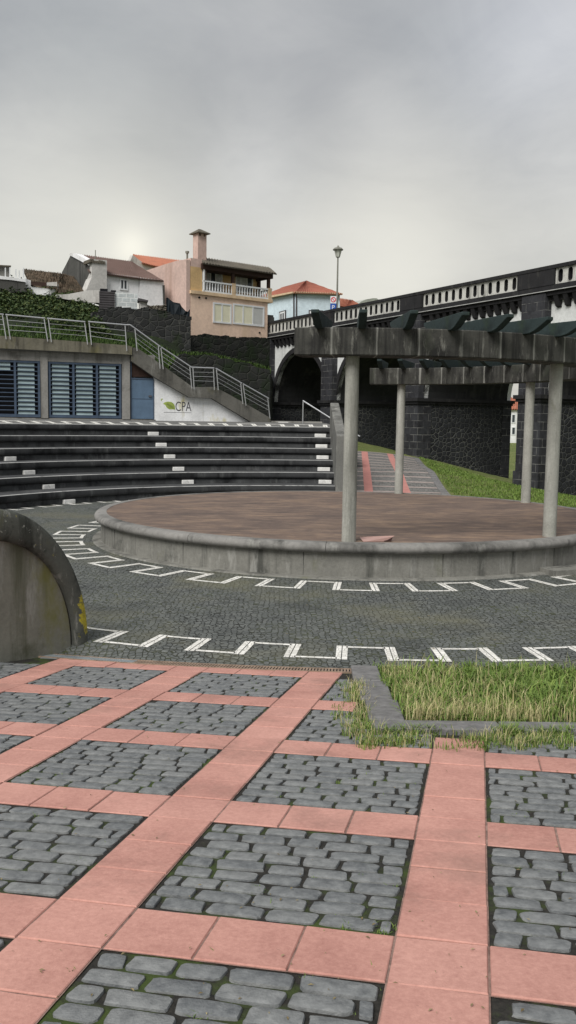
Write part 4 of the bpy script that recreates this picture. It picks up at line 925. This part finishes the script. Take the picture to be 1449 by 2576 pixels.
poly_part(w,GF,[zz1(592,232),zz1(640,240),zz1(745,300),zz1(745,335),zz1(585,250)],-.08,.32,M['white_house'],'gable_coping')
window(w,WF,300.5,321.5,700.5,729.5,0,bars=(.5,),pane=['window_glass','window_glass'],t=.09)
b=MB(); p=WF.loc(at(240,640,54)); b.tube(p-V((0,0,.6)),p+V((0,0,.25)),.025,6); b.build('antenna',M['iron'],w)
# --- old mossy roof house
OF=Fr.px(60,50.3,212,51.2,720)
oh=fempty('old_cottage','low cottage with a sagging mossy tile roof and white wall','house',OF)
def L3(fr,px,py,off): x,z=fr.hit(px,py,off); return V((x,off,z))
b=MB(); e0=L3(OF,*zz1(255,500),-.2); e1=L3(OF,*zz1(720,590),-.2); r1=L3(OF,*zz1(615,428),3.2); r0_=L3(OF,*zz1(190,362),3.2)
mid0=L3(OF,*zz1(470,572),-.2); rm=L3(OF,*zz1(500,398),3.2)
roof(b,e0,mid0,rm,r0_,24,12,.03,jit=.05); roof(b,mid0,e1,r1,rm,18,12,.03,jit=.05)
b.build('roof',M['roof_moss'],oh,fix=False)
poly_part(oh,OF,[zz1(200,455),zz1(255,470),zz1(255,520),zz1(455,545),zz1(455,600),zz1(200,575)],-.5,-.25,M['white_house'],'wall')
poly_part(oh,OF,[zz1(385,495),zz1(468,490),zz1(470,525),zz1(385,520)],-.9,-.6,M['white_old'],'lean_to')
poly_part(oh,OF,[zz1(255,480),zz1(385,490),zz1(385,520),zz1(255,508)],-.6,-.51,M['wood_dark'],'shutter')
# --- yard wall, shed, block wall
YF=Fr.px(138,49.4,345,50.4,740)
poly_part(fempty('yard_wall','low pale wall in front of the white house beside the grey shed','wall',YF),YF,[zz1(455,600),zz1(460,578),zz1(560,572),zz1(740,540),zz1(822,540),zz1(822,645),zz1(700,640)],0,.25,M['white_old'],'wall_body')
sh=fempty('shed','dark grey corrugated shed on top of the stone wall','shed',YF)
x0,z1_=YF.hit(*zz1(822,548),-.3); x1_,_=YF.hit(*zz1(950,548),-.3); z0_=YF.hit(*zz1(822,705),-.3)[1]
b=MB(); 
for k in range(16): b.box(x0,x1_,-.3-(k%2)*.03,1.2,z0_+(z1_-z0_)*k/16,z0_+(z1_-z0_)*(k+1)/16-.002)
b.build('wall',M['corr_grey'],sh)
b=MB(); b.box(x0+.05,x0+.45,-.2,.3,z1_,z1_+.16); b.box(x0+.9,x1_-.2,-.2,.4,z1_,z1_+.1); b.build('roof_junk',M['void'],sh)
bw=fempty('block_wall','pale grey unrendered block wall right of the dark shed','wall',YF)
poly_part(bw,YF,[zz1(952,552),zz1(1135,575),zz1(1135,712),zz1(1000,690),zz1(952,700)],-.2,.1,M['block_wall'],'wall_body')
cp=fempty('coop','small white coop with a dark flat roof behind the stone wall','hut',YF)
poly_part(cp,YF,[zz1(1150,635),zz1(1215,640),zz1(1222,718),zz1(1155,715)],-.2,.3,M['white_old'],'wall')
poly_part(cp,YF,[zz1(1142,612),zz1(1222,630),zz1(1222,642),zz1(1142,636)],-.4,.5,M['corr_grey'],'roof')
ju=MB()
for k in range(60):
    p=at(*zz1(random.uniform(1225,1375),random.uniform(668,715)),50.0+random.random()); s=random.uniform(.08,.22); ju.add([p+V((random.uniform(-1,1)*s,random.uniform(-1,1)*s,random.uniform(-.6,.6)*s)) for _ in range(4)],[(0,1,2),(0,2,3),(0,3,1),(1,3,2)])
tag(ju.build('rubble_heap',M['roof_old']),'heap of brown rubble below the white house corner','rubble')
# --- black net
b=MB(); TP=[zz2(133,706),zz2(148,704),zz2(165,722),zz2(195,742),(zz2(248,752)),zz2(262,780),zz2(295,815),zz2(312,822),zz2(330,800)]; BP=[zz2(136,838),zz2(150,845),zz2(170,848),zz2(200,852),zz2(245,858),zz2(265,860),zz2(290,864),zz2(312,868),zz2(328,870)]
tv=[at(x,y,50.0+.12*(k%2)) for k,(x,y) in enumerate(TP)]; bv=[at(x,y,50.0+.12*((k+1)%2)) for k,(x,y) in enumerate(BP)]
n=len(tv); b.add(tv+bv+[v+V((0,.03,0)) for v in tv+bv],[(i,i+1,n+i+1,n+i) for i in range(n-1)]+[(2*n+i+1,2*n+i,3*n+i,3*n+i+1) for i in range(n-1)]); tag(b.build('shade_net',M['tarp'],fix=False),'torn black shade net hung against the pink house wall','net')
# --- white posts and grey hut at the far left
LF=Fr.px(0,49.3,60,49.8,690)
gh=fempty('grey_hut','grey hut at the left edge behind the shrubs','hut',LF)
poly_part(gh,LF,[(-60,668),zz1(85,342),zz1(85,450),(-60,712)],.2,1.5,M['facade_concrete'],'wall'); poly_part(gh,LF,[(-62,663),zz1(92,335),zz1(92,345),(-62,669)],0,1.7,M['roof_old'],'roof')
fp=fempty('post_fence','row of thin white posts on a sloping white wall at the far left','fence',LF)
for px,t_,b_ in ((40,360,455),(76,358,452),(127,372,452),(155,382,462),(190,360,462)):
    poly_part(fp,LF,[zz1(px-4,t_),zz1(px+4,t_),zz1(px+4,b_),zz1(px-4,b_)],-.3,-.2,M['white_paint'],'post')
poly_part(fp,LF,[(-40,690),zz1(80,440),zz1(205,455),zz1(205,480),zz1(80,462),(-40,701)],-.35,-.1,M['white_house'],'coping')
poly_part(fp,LF,[(-40,702),zz1(80,462),zz1(205,480),zz1(215,560),(-40,740)],-.3,-.12,M['dark_gable'],'wall_body')
# --- red roofed house behind
RF=Fr.px(330,60,460,63,660)
rh=fempty('cream_house','cream house with an orange tile roof rising behind the white house','house',RF)
b=MB(); roof(b,L3(RF,*zz1(1290,340),-.2),L3(RF,*zz1(1560,372),-.2),L3(RF,*zz1(1530,296),2.6),L3(RF,*zz1(1100,245),2.6),22,6,.05); roof(b,L3(RF,*zz1(1180,312),-.2),L3(RF,*zz1(1290,340),-.2),L3(RF,*zz1(1110,246),2.6),L3(RF,*zz1(1100,245),2.6),8,6,.05); b.build('roof',M['roof_orange'],rh,fix=False)
poly_part(rh,RF,[zz1(1100,248),zz1(1180,310),zz1(1300,342),zz1(1600,380),zz1(1600,520),zz1(1080,420),zz1(1082,290)],0,.3,M['white_old'],'wall')
# --- blue house
BF=Fr.px(743,70,860,70.4,760); BL=Fr.px(680,73.2,743,70,760)
bh=fempty('blue_house','pale blue house with a red hipped tile roof beyond the viaduct','house',BF)
def wpoly(parent,fr,pts,y0,y1,mat,name,off=0):
    """polygon on another frame, given in the parent frame's space"""
    P=[fr.hit(x,y,off) for x,y in pts]; n=len(P)
    v=[BF.loc(fr.w(x,off+y0,z)) for x,z in P]+[BF.loc(fr.w(x,off+y1,z)) for x,z in P]
    b=MB(); b.add(v,[tuple(range(n)),tuple(range(2*n-1,n-1,-1))]+[(i,(i+1)%n,(i+1)%n+n,i+n) for i in range(n)]); return b.build(name,mat,parent)
wpoly(bh,BF,[(743,736),(855,741),(855,850),(743,850)],0,.3,M['blueplaster'],'wall'); wpoly(bh,BL,[(660,752),(743,736.5),(743,850),(660,860)],0,.3,M['blueplaster'],'wall')
wpoly(bh,BF,[(744,740),(747,740),(747,850),(744,850)],-.06,0,M['corr_grey'],'corner_strip'); wpoly(bh,BL,[(739,740),(741.5,740),(741.5,850),(739,850)],-.06,0,M['corr_grey'],'corner_strip')
wpoly(bh,BF,[(741,735),(860,739),(860,742.5),(741,738.5)],-.35,0,M['cream'],'eave_board'); wpoly(bh,BL,[(655,751),(745,734.5),(745,738.5),(655,756)],-.35,0,M['cream'],'eave_board')
b=MB(); c0=L3(BF,742,735,-.4); c1=L3(BF,862,739,-.4); ap=BF.loc(at(768.7,707,74)); ap2=BF.loc(at(800,712,78)); lb=BF.loc(at(652,754,74.6)); lm=BF.loc(at(709.5,723.6,77)); lt_=BF.loc(at(655,744,80))
roof(b,c0,c1,ap+V((.1,0,0)),ap,20,8,.05); roof(b,lb,c0,ap,lm,20,8,.05); b.add([lb,lm,lt_],[(0,1,2)]); b.build('roof',M['roof_red'],bh,fix=False)
wl=[(703.5,784.5),(720,780),(720,806),(703.5,811)]
wpoly(bh,BL,wl,-.06,0,M['corr_grey'],'window_surround'); wpoly(bh,BL,[(705.5,787),(718.5,783),(718.5,803),(705.5,808)],-.09,-.061,M['white_paint'],'window'); wpoly(bh,BL,[(708,790),(711,789),(711,805),(708,806)],-.11,-.091,M['window_glass'],'pane'); wpoly(bh,BL,[(713.5,788.5),(716.5,787.5),(716.5,803),(713.5,804)],-.11,-.091,M['window_glass'],'pane')
wpoly(bh,BF,[(776.5,780),(812,781),(812,800),(776.5,800)],-.06,0,M['corr_grey'],'window_surround'); wpoly(bh,BF,[(779,783),(809,784),(809,800),(779,800)],-.09,-.061,M['white_paint'],'window')
# --- small red roof further right
SF=Fr.px(845,78,905,80,760)
sh2=fempty('red_roofed_house','low house with a red roof right of the blue house','house',SF)
b=MB(); roof(b,L3(SF,*zz3(715,560),-.2),L3(SF,*zz3(800,577),-.2),L3(SF,*zz3(830,515),2.5),L3(SF,*zz3(715,497),2.5),10,6,.05); roof(b,L3(SF,*zz3(800,577),-.2),L3(SF,*zz3(905,548),-.2),L3(SF,*zz3(850,520),2.5),L3(SF,*zz3(830,515),2.5),10,6,.05); b.build('roof',M['roof_orange'],sh2,fix=False)
poly_part(sh2,SF,[zz3(715,562),zz3(800,579),zz3(905,550),zz3(905,640),zz3(715,640)],0,.4,M['white_house'],'wall')
KF=Fr.px(900,88,980,90,760)
kh=fempty('pale_roofed_house','house with a pale rounded roof showing over the viaduct parapet','house',KF)
poly_part(kh,KF,[zz3(900,548),zz3(925,528),zz3(960,512),zz3(1020,502),zz3(1050,503),zz3(1060,512),zz3(1130,512),zz3(1150,545),zz3(1150,640),zz3(900,640)],0,3,M['far_stone'],'roof')
# far house seen through the arch
ff_=Fr.px(1270,92,1320,92,1050)
fh=fempty('far_house','white house with an orange roof seen through the arch gap','house',ff_)
poly_part(fh,ff_,[(1262,1028),(1330,1028),(1330,1120),(1262,1120)],0,6,M['white_house'],'wall')
b=MB(); roof(b,L3(ff_,1260,1029,-.3),L3(ff_,1332,1029,-.3),L3(ff_,1330,1000,3),L3(ff_,1262,1000,3),12,4,.06); b.build('roof',M['roof_orange'],fh,fix=False)
window(fh,ff_,1287,1297,1042,1064,0); window(fh,ff_,1287,1297,1074,1094,0)
b=MB(); b.add([(5,62,-1.6),(40,62,-1.6),(60,95,.6),(5,95,.6),(5,120,.6),(60,120,.6)],[(0,1,2,3),(3,2,5,4)]); tag(b.build('far_slope',M['grass']),kind='structure')
# ------------------------------------------------------------------ viaduct
pA=at(680,900,58); pB=at(1449,900,35); VF=Fr(pA.x,pA.y,math.atan2(pB.y-pA.y,pB.x-pA.x)); vh=VF.hit
vd=fempty('viaduct','black stone viaduct with white plaster spandrels and a pierced parapet','viaduct',VF)
ZP=8.52; ZS=7.50; ZSP=3.45; BWD=5.46; SEND=40
e_=[vh(691,950)[0]]+[q for a_,c_ in ((808,848),(1020,1068),(1306,1379)) for q in (vh(a_,950,-.35)[0],vh(c_,950,0)[0])]
print('PIERS',[round(q,2) for q in e_])
e_+=[31.2,32.7,39.2]
ops=[(e_[i],e_[i+1]) for i in (0,2,4,6,8)]
piers=[(-1.4,e_[0])]+[(e_[i],e_[i+1]) for i in (1,3,5,7)]+[(39.2,41)]
ztc=ZS-.36
for (s0,s1) in ops:
    R_=(s1-s0)/2; c=(s0+s1)/2; n=28; ry=min(R_,3.02)
    # front spandrel and back spandrel
    arc=[(c-R_*math.cos(t),ZSP+ry*math.sin(t)) for t in np.linspace(0,math.pi,n+1)]
    for (y0,y1,nm,mt) in ((0,.25,'spandrel',M['white_plaster']),(BWD-.25,BWD,'spandrel',M['white_plaster'])):
        b=MB()
        for (x0,z0),(x1,z1) in zip(arc,arc[1:]):
            b.add([(x0,y0,z0),(x1,y0,z1),(x1,y0,ztc+.2),(x0,y0,ztc+.2),(x0,y1,z0),(x1,y1,z1),(x1,y1,ztc+.2),(x0,y1,ztc+.2)],[(0,1,2,3),(7,6,5,4),(0,4,5,1)])
        b.build(nm,mt,vd,fix=False)
    # arch ring
    b=MB(); o2=[(c-(R_+.0)*math.cos(t)+0,ZSP+ry*math.sin(t)) for t in np.linspace(0,math.pi,n+1)]; o3=[(c-(R_+.30)*math.cos(t),ZSP+(ry+.30)*math.sin(t)) for t in np.linspace(0,math.pi,n+1)]
    o3=[(min(max(x,s0+.0),s1-.0),min(z,ztc)) for x,z in o3]
    for i in range(n):
        a_,b_,c_,d_=o2[i],o2[i+1],o3[i+1],o3[i]; b.add([(p[0],y,p[1]) for y in (-.05,.26) for p in (a_,b_,c_,d_)],[(0,1,2,3),(0,4,5,1),(3,2,6,7)])
    b.build('arch_ring',M['black_stone'],vd,fix=False)
    b=MB()
    for (x0,z0),(x1,z1) in zip(arc,arc[1:]): b.quad((x0+(.004 if x0<c else -.004),.24,z0-.004),(x1,.24,z1-.004),(x1,BWD-.24,z1-.004),(x0,BWD-.24,z0-.004))
    b.build('vault',M['vault'],vd,fix=False)
for k,(s0,s1) in enumerate(piers):
    b=MB(); b.box(s0,s1,0.0,BWD,-3,ZSP); b.build('pier',M['rubble_pier'],vd)
    b=MB(); b.box(s0-.0,s1+.0,.26,BWD-.26,ZSP,ztc); b.build('pier_head',M['vault'],vd)
    b=MB(); b.box(s0-.02,s1+.02,-.35,-.001,-3,ztc+.3); b.box(s0-.03,s0+.42,-.001,.45,-3,ZSP-.02); b.box(s1-.42,s1+.03,-.001,.45,-3,ZSP-.02); b.box(s1-.42,s1+.03,BWD-.5,BWD+.05,-3,ZSP-.02);b.box(s0-.03,s0+.42,BWD-.5,BWD+.05,-3,ZSP-.02); b.build('pilaster',M['ashlar'],vd)
    b=MB(); P=[(s0-.16,s1+.16,-.50,BWD+.16)]; b.box(s0-.16,s1+.16,-.50,BWD+.16,ZSP-.14,ZSP+.02); b.box(s0-.09,s1+.09,-.43,BWD+.09,ZSP-.26,ZSP-.14); b.build('impost',M['black_stone'],vd)
    b=MB(); b.box(s0-.08,s1+.08,-.42,-.36,-3,-.0+.35) ; b.build('pier_foot',M['ashlar'],vd)
S0=-1.6
b=MB(); b.box(S0,SEND,-.30,BWD+.3,ZS-.16,ZS-.02); b.box(S0,SEND,-.38,.05,ZS-.02,ZS+.0); b.build('cornice',M['black_stone'],vd)
b=MB(); b.box(S0,SEND,-.41,-.30,ZS+.0,ZS+.028); b.build('string_course',M['pale_line'],vd)
x=S0+.1
while x<SEND-.3:
    if not any(a_-.25<x<c_+.1 for a_,c_ in piers): b=MB(); b.add([(x,-.28,ZS-.16),(x+.24,-.28,ZS-.16),(x+.24,-.0,ZS-.16),(x,-.0,ZS-.16),(x,-.13,ZS-.58),(x+.22,-.13,ZS-.58),(x+.22,-.0,ZS-.64),(x,-.0,ZS-.64)],[(0,1,5,4),(1,2,6,5),(3,0,4,7),(4,5,6,7)]); b.build('corbel',M['black_stone'],vd)
    x+=.5
b=MB(); b.box(S0,SEND,-.12,BWD,ZS-.355,ZS-.17); b.build('corbel_band',M['black_stone'],vd)
b=MB(); b.box(S0,SEND,-.02,BWD+.0,ZS+.002,ZS+.05); b.build('roadway',M['asphalt'],vd)
zp0,zp1=ZS+.26,ZP-.14
b=MB(); b.box(S0,SEND,-.22,.12,ZS+.03,zp0); b.box(S0,SEND,BWD-.3,BWD,ZS+.051,ZP-.01); b.build('parapet_base',M['black_stone'],vd)
b=MB(); b.box(S0,SEND,-.26,.16,zp1,ZP); b.build('coping',M['black_stone'],vd)
def holes(s0,s1,n):
    b=MB(); w=(s1-s0)/n; y0,y1=-.17,.07; K=20
    for k in range(n):
        cx_=s0+(k+.5)*w; cz=(zp0+zp1)/2; hw=w*.23; hz=(zp1-zp0)*.41
        hol=[]; rec=[]
        for i in range(K):
            t=2*math.pi*(i+.5)/K; c_,s_=math.cos(t),math.sin(t); hx=hw*c_; hzv=(hz-hw)*(1 if s_>0 else -1)+hw*s_; hol.append((cx_+hx,cz+hzv))
            m_=max(abs(c_)/(w/2),abs(s_)/((zp1-zp0)/2)); rec.append((cx_+c_/m_,cz+s_/m_))
        # add exact corners by snapping nearest
        for (qx,qz) in ((w/2,(zp1-zp0)/2),(-w/2,(zp1-zp0)/2),(-w/2,-(zp1-zp0)/2),(w/2,-(zp1-zp0)/2)):
            i=min(range(K),key=lambda i:(rec[i][0]-cx_-qx)**2+(rec[i][1]-cz-qz)**2); rec[i]=(cx_+qx,cz+qz)
        v=[(x,y0,z) for x,z in hol]+[(x,y0,z) for x,z in rec]+[(x,y1,z) for x,z in hol]+[(x,y1,z) for x,z in rec]
        f=[]
        for i in range(K):
            j=(i+1)%K; f+=[(i,j,K+j,K+i),(2*K+j,2*K+i,3*K+i,3*K+j),(j,i,2*K+i,2*K+j)]
        b.add(v,f); b.m[-3*K:]=[0,0,1]*K  # inner faces of the holes coloured black, deepening the shade inside the openings
    return b
panels=[(-.1,6.1,13),(8.2,14.55,13),(16.4,22.9,13),(25.0,31.2,12),(33.2,39,11)]
for s0,s1,n in panels: holes(s0,s1,n).build('parapet_panel',[M['parapet_white'],M['black_stone']],vd,fix=False)
edges=[S0]+[e for p in panels for e in p[:2]]+[SEND]
for a_,c_ in zip(edges[::2],edges[1::2]):
    b=MB(); b.box(a_,c_,-.24,.14,zp0,zp1); b.build('parapet_block',M['black_stone'],vd)
b=MB(); b.box(-1.0,-.1,-.40,.30,ZS-.3,ZP+.35); b.box(-.95,-.15,-.36,.26,ZP+.35,ZP+.48); b.build('end_post',M['dark_gable'],vd)
# tufts on the coping
# ------------------------------------------------------------------ street lamp and sign on the viaduct
s_l=vh(834,780)[0]; base=VF.w(s_l,.35,ZS+.05); top=at(834.5,619,base.y).z
lp=empty('street_lamp','tall slim street lamp with a glass lantern on the viaduct','street lamp',base)
h_=top-base.z; b=MB(); b.lathe([(.085,0),(.085,.5),(.055,.6),(.05,h_*.5),(.04,h_-.62)],0,2*math.pi,12); b.build('pole',M['iron'],lp,smooth=R(50),fix=False)
b=MB(); b.lathe([(.10,h_-.58),(.20,h_-.20),(.0,h_-.19)],0,2*math.pi,6); ln=b.build('lantern_glass',M['lamp_glass'],lp,fix=False)
b=MB(); b.lathe([(.02,h_-.64),(.11,h_-.62),(.11,h_-.585),(.02,h_-.58)],0,2*math.pi,6); b.lathe([(.29,h_-.22),(.30,h_-.19),(.22,h_-.10),(.08,h_-.06),(.05,h_),(.01,h_+.05)],0,2*math.pi,12)
for k in range(6):
    a=math.pi/3*k; b.tube((.105*math.cos(a),.105*math.sin(a),h_-.59),(.205*math.cos(a),.205*math.sin(a),h_-.2),.012,5)
b.build('lantern_frame',M['iron'],lp)
c_=at(838.5,763,base.y-.12)
sg=empty('parking_sign','small sign with a blue P plate under a red ring on the lamp pole','sign',(c_.x,c_.y,c_.z))
wd=.17; b=MB(); b.box(-wd,wd,0,.02,-.0,.40); b.build('plate',M['white_paint'],sg)
b=MB(); n=24
for i in range(n):
    a,a2=2*math.pi*i/n,2*math.pi*(i+1)/n; b.add([(r_*math.cos(t),-.004,.20+r_*math.sin(t)) for r_,t in ((.10,a),(.15,a),(.15,a2),(.10,a2))],[(0,1,2,3)])
b.add([(-.09,-.006,.27),(-.06,-.006,.30),(.09,-.006,.13),(.06,-.006,.10)],[(0,1,2,3)]); b.build('ring_symbol',M['sign_red'],sg)
b=MB(); b.box(-wd,wd,0,.02,-.42,-.01); b.build('plate',M['sign_blue'],sg)
text('P',.4,(-.07,-.004,-.34),M['white_paint'],sg,'letter',width=.15,height=.24)
# ------------------------------------------------------------------ grass
def blades(mb,x,y,z,n,spread,hmin,hmax,w=.004,lean=.5,curve=.35):
    for _ in range(n):
        a=random.uniform(0,6.28); r_=spread*math.sqrt(random.random()); bx,by=x+r_*math.cos(a),y+r_*math.sin(a); H_b=random.uniform(hmin,hmax); la=random.uniform(0,6.28); ln_=random.uniform(.05,lean)*H_b
        wx,wy=-math.sin(la)*w,math.cos(la)*w; m=(bx+math.cos(la)*ln_*.3,by+math.sin(la)*ln_*.3,z+H_b*.55); t=(bx+math.cos(la)*ln_,by+math.sin(la)*ln_,z+H_b*(1-curve*random.random()))
        mb.add([(bx-wx,by-wy,z-.01),(bx+wx,by+wy,z-.01),(m[0]+wx*.8,m[1]+wy*.8,m[2]),(m[0]-wx*.8,m[1]-wy*.8,m[2]),t],[(0,1,2,3),(3,2,4)])
gb=MB(); dg_=MB()
for _ in range(3600):
    y=random.uniform(5.92,8.12); x=random.uniform(.84,4.2)
    if math.hypot(x-X0,y-Y0)<9.62 : continue
    z=rz_(x,y); hq=.5+.5*math.sin(x*5.1+1+1.7*math.sin(y*4))*math.cos(y*6.3+x*2); blades(gb,x,y,z,6,.05,.02,.05+.09*hq,.0040+.002*hq,1.5)
for _ in range(620):
    y=5.95+2.0*random.random()**2.2; x=random.choice((random.gauss(.95,.12),random.gauss(1.45,.2),random.uniform(.9,4.2)))
    if x<.86: continue
    if math.hypot(x-X0,y-Y0)<9.65 : continue
    z=rz_(x,y); blades(dg_,x,y,z,4,.05,.07,.19,.0022,.8)
for _ in range(260):
    y=random.uniform(5.95,8.0); x=random.uniform(.9,4.2); blades(dg_,x,y,rz_(x,y),1,.02,.16,.30,.0016,.6); blades(gb,x,y,rz_(x,y),2,.05,.12,.22,.004,1.4)
for _ in range(150):
    y=random.uniform(6.3,8.0); x=random.uniform(1.0,4.2); blades(gb,x,y,rz_(x,y),9,.06,.06,.17,.0085,1.6,.6)
gso=MB()
q=[V((.80,5.86,0)),V((4.6,5.84,0)),V((4.6,8.6,0)),V((2.2,8.1,0)),V((.84,8.08,0))]
for p in q: p.z=rz_(p.x,p.y)-.004
# soil of the bed
gso.add(q,[tuple(range(5))]); tag(gso.build('bed_soil',M['soil'],fix=False),kind='structure')
tag(gb.build('tall_grass',M['blade'],fix=False),'tall green grass filling the kerbed bed on the right','grass',kind='stuff')
wb=MB()
def onr(px,py):
    d=ray(px,py); s=(PB*YD-CAMH)/(d[2]-PA*d[0]+PB*d[1]); return s*d[0],s*d[1]
for _ in range(330):
    x,y=onr(random.uniform(905,1449),1868+random.gauss(0,9)) if random.random()<.72 else onr(random.choice((random.gauss(905,16),random.gauss(885,22))),random.uniform(1720,1850))
    if 1060<FPX*x/y+CX<1200 and random.random()<.75: continue
    blades(wb,x,y,rz_(x,y)-.01,10,.05,.012,.075,.0032,1.0)
    if random.random()<.5: blades(dg_,x,y,rz_(x,y)-.01,5,.05,.04,.13,.0016,1.0)
for (px,py) in ((905,1735),(895,1745),(880,1740),(900,1760),(915,1800),(912,1830),(925,1850),(890,1850)):
    x,y=onr(px,py); blades(wb,x,y,rz_(x,y)-.01,34,.07,.03,.12,.003,1.0); blades(dg_,x,y,rz_(x,y)-.01,34,.07,.04,.15,.0018,.9)
for _ in range(120):
    x=random.choice((random.gauss(.85,.12),random.gauss(1.75,.15),random.gauss(1.45,.05))); y=5.63+random.gauss(0,.03)
    blades(wb,x,y,rz_(x,y)-.005,9,.035,.02,.10,.003,1.3)
for (px,py,n) in ((650,2235,26),(685,2276,26),(875,2330,34),(820,2345,16),(960,2345,40),(985,2335,30),(930,2320,20),(905,2205,14),(790,2205,12),(840,2100,8),(500,2555,10),(540,2400,9),(770,2460,14),(940,2440,12),(990,2230,18),(1300,2050,26),(1325,2058,20),(1430,2040,18),(1340,2190,12),(1420,2200,14),(850,1968,30),(885,1960,22),(930,1945,18),(700,2000,14),(640,2030,8),(760,1985,12),(150,1950,30),(265,1978,14),(480,1960,12),(420,1955,10),(1000,1960,16),(1045,1975,18),(1345,2345,10),(190,2440,10),(260,2120,8),(150,2080,14),(200,2160,12),(90,2050,10),(370,1790,10),(640,1720,14),(840,1820,20),(970,2000,12)):
    x,y=onr(px,py); blades(wb,x,y,rz_(x,y)-.02,n,.022,.012,.035,.0022,1.0)
for _ in range(500):
    x,y=onr(random.uniform(0,1449),random.uniform(1700,2560)); u_=((x-OX)*math.cos(RO)+(y-OY)*math.sin(RO))/TS; v_=(-(x-OX)*math.sin(RO)+(y-OY)*math.cos(RO))/TS
    if u_%4>1 and v_%4>1 and wallside(V((x,y))): blades(wb,x,y,rz_(x,y)-.022,5,.012,.008,.02,.002,1.)
tag(wb.build('weeds',M['blade'],fix=False),'small green weeds growing along the kerb and between cobbles','weeds',kind='stuff')
tag(dg_.build('dry_grass',M['dry'],fix=False),'dry yellow grass stalks standing in and beside the kerbed bed','grass',kind='stuff')
lb_=MB()
for _ in range(9000):
    x=random.uniform(4.5,13); y=random.uniform(19,43)
    if math.hypot(x-X0,y-Y0)<9.7 or (y>25.5 and x<4.98+1.12*(y-26)/15.2): continue
    if (x-VF.o.x)*math.sin(-VF.a)+0>1e9: continue
    p=V((x,y))-VF.o
    if p.dot(VF.n)>-.4: continue
    blades(lb_,x,y,H_(x,y),5,.10,.03,.10,.012,.8)
tag(lb_.build('lawn_grass',M['blade'],fix=False),'short rough grass on the slope below the viaduct','grass',kind='stuff')
hg=MB()
for _ in range(5200):
    lx=random.uniform(x_end-8,x_end+9.2); ly=3.75+random.random()**1.4*3.5; p=F.w(lx,ly,0); z=HH(p.x,p.y)
    if p.x>-1.15: continue
    if z<3.6: continue
    blades(hg,p.x,p.y,z,6,.15,.06,.28,.018,.8)
tag(hg.build('ledge_grass',island('ledge_grass_blade',(.02,.045,.010),(.07,.12,.022),5,.7,.1,.1),fix=False),'rough grass on the ledge behind the stair railing','grass',kind='stuff')

# ------------------------------------------------------------------ leaf litter
ll=MB()
for _ in range(170):
    x,y=onr(random.uniform(-50,1500),random.uniform(1700,2600))
    if bed(V((x,y))) or not wallside(V((x,y))): continue
    r_=random.uniform(.003,.011); a=random.uniform(0,6.28); z=rz_(x,y)+.006
    c_,s_=math.cos(a),math.sin(a); ll.add([(x+c_*r_,y+s_*r_,z),(x-s_*r_*.4,y+c_*r_*.4,z+.003),(x-c_*r_,y-s_*r_,z),(x+s_*r_*.4,y-c_*r_*.4,z+.002)],[(0,1,2,3)])
for _ in range(160):
    a=random.uniform(R(180),R(360)); r_=random.uniform(5,9.4); p=pol(r_,a); q=random.uniform(.006,.018); ll.add([(p.x+q,p.y,.008),(p.x,p.y+q*.5,.011),(p.x-q,p.y,.008),(p.x,p.y-q*.5,.010)],[(0,1,2,3)])
tag(ll.build('leaf_litter',island('dead_leaf_litter',(.10,.07,.03),(.32,.27,.15),9,.8,.1,.2),fix=False),'tiny dead leaves and grit scattered over the paving','litter',kind='stuff')
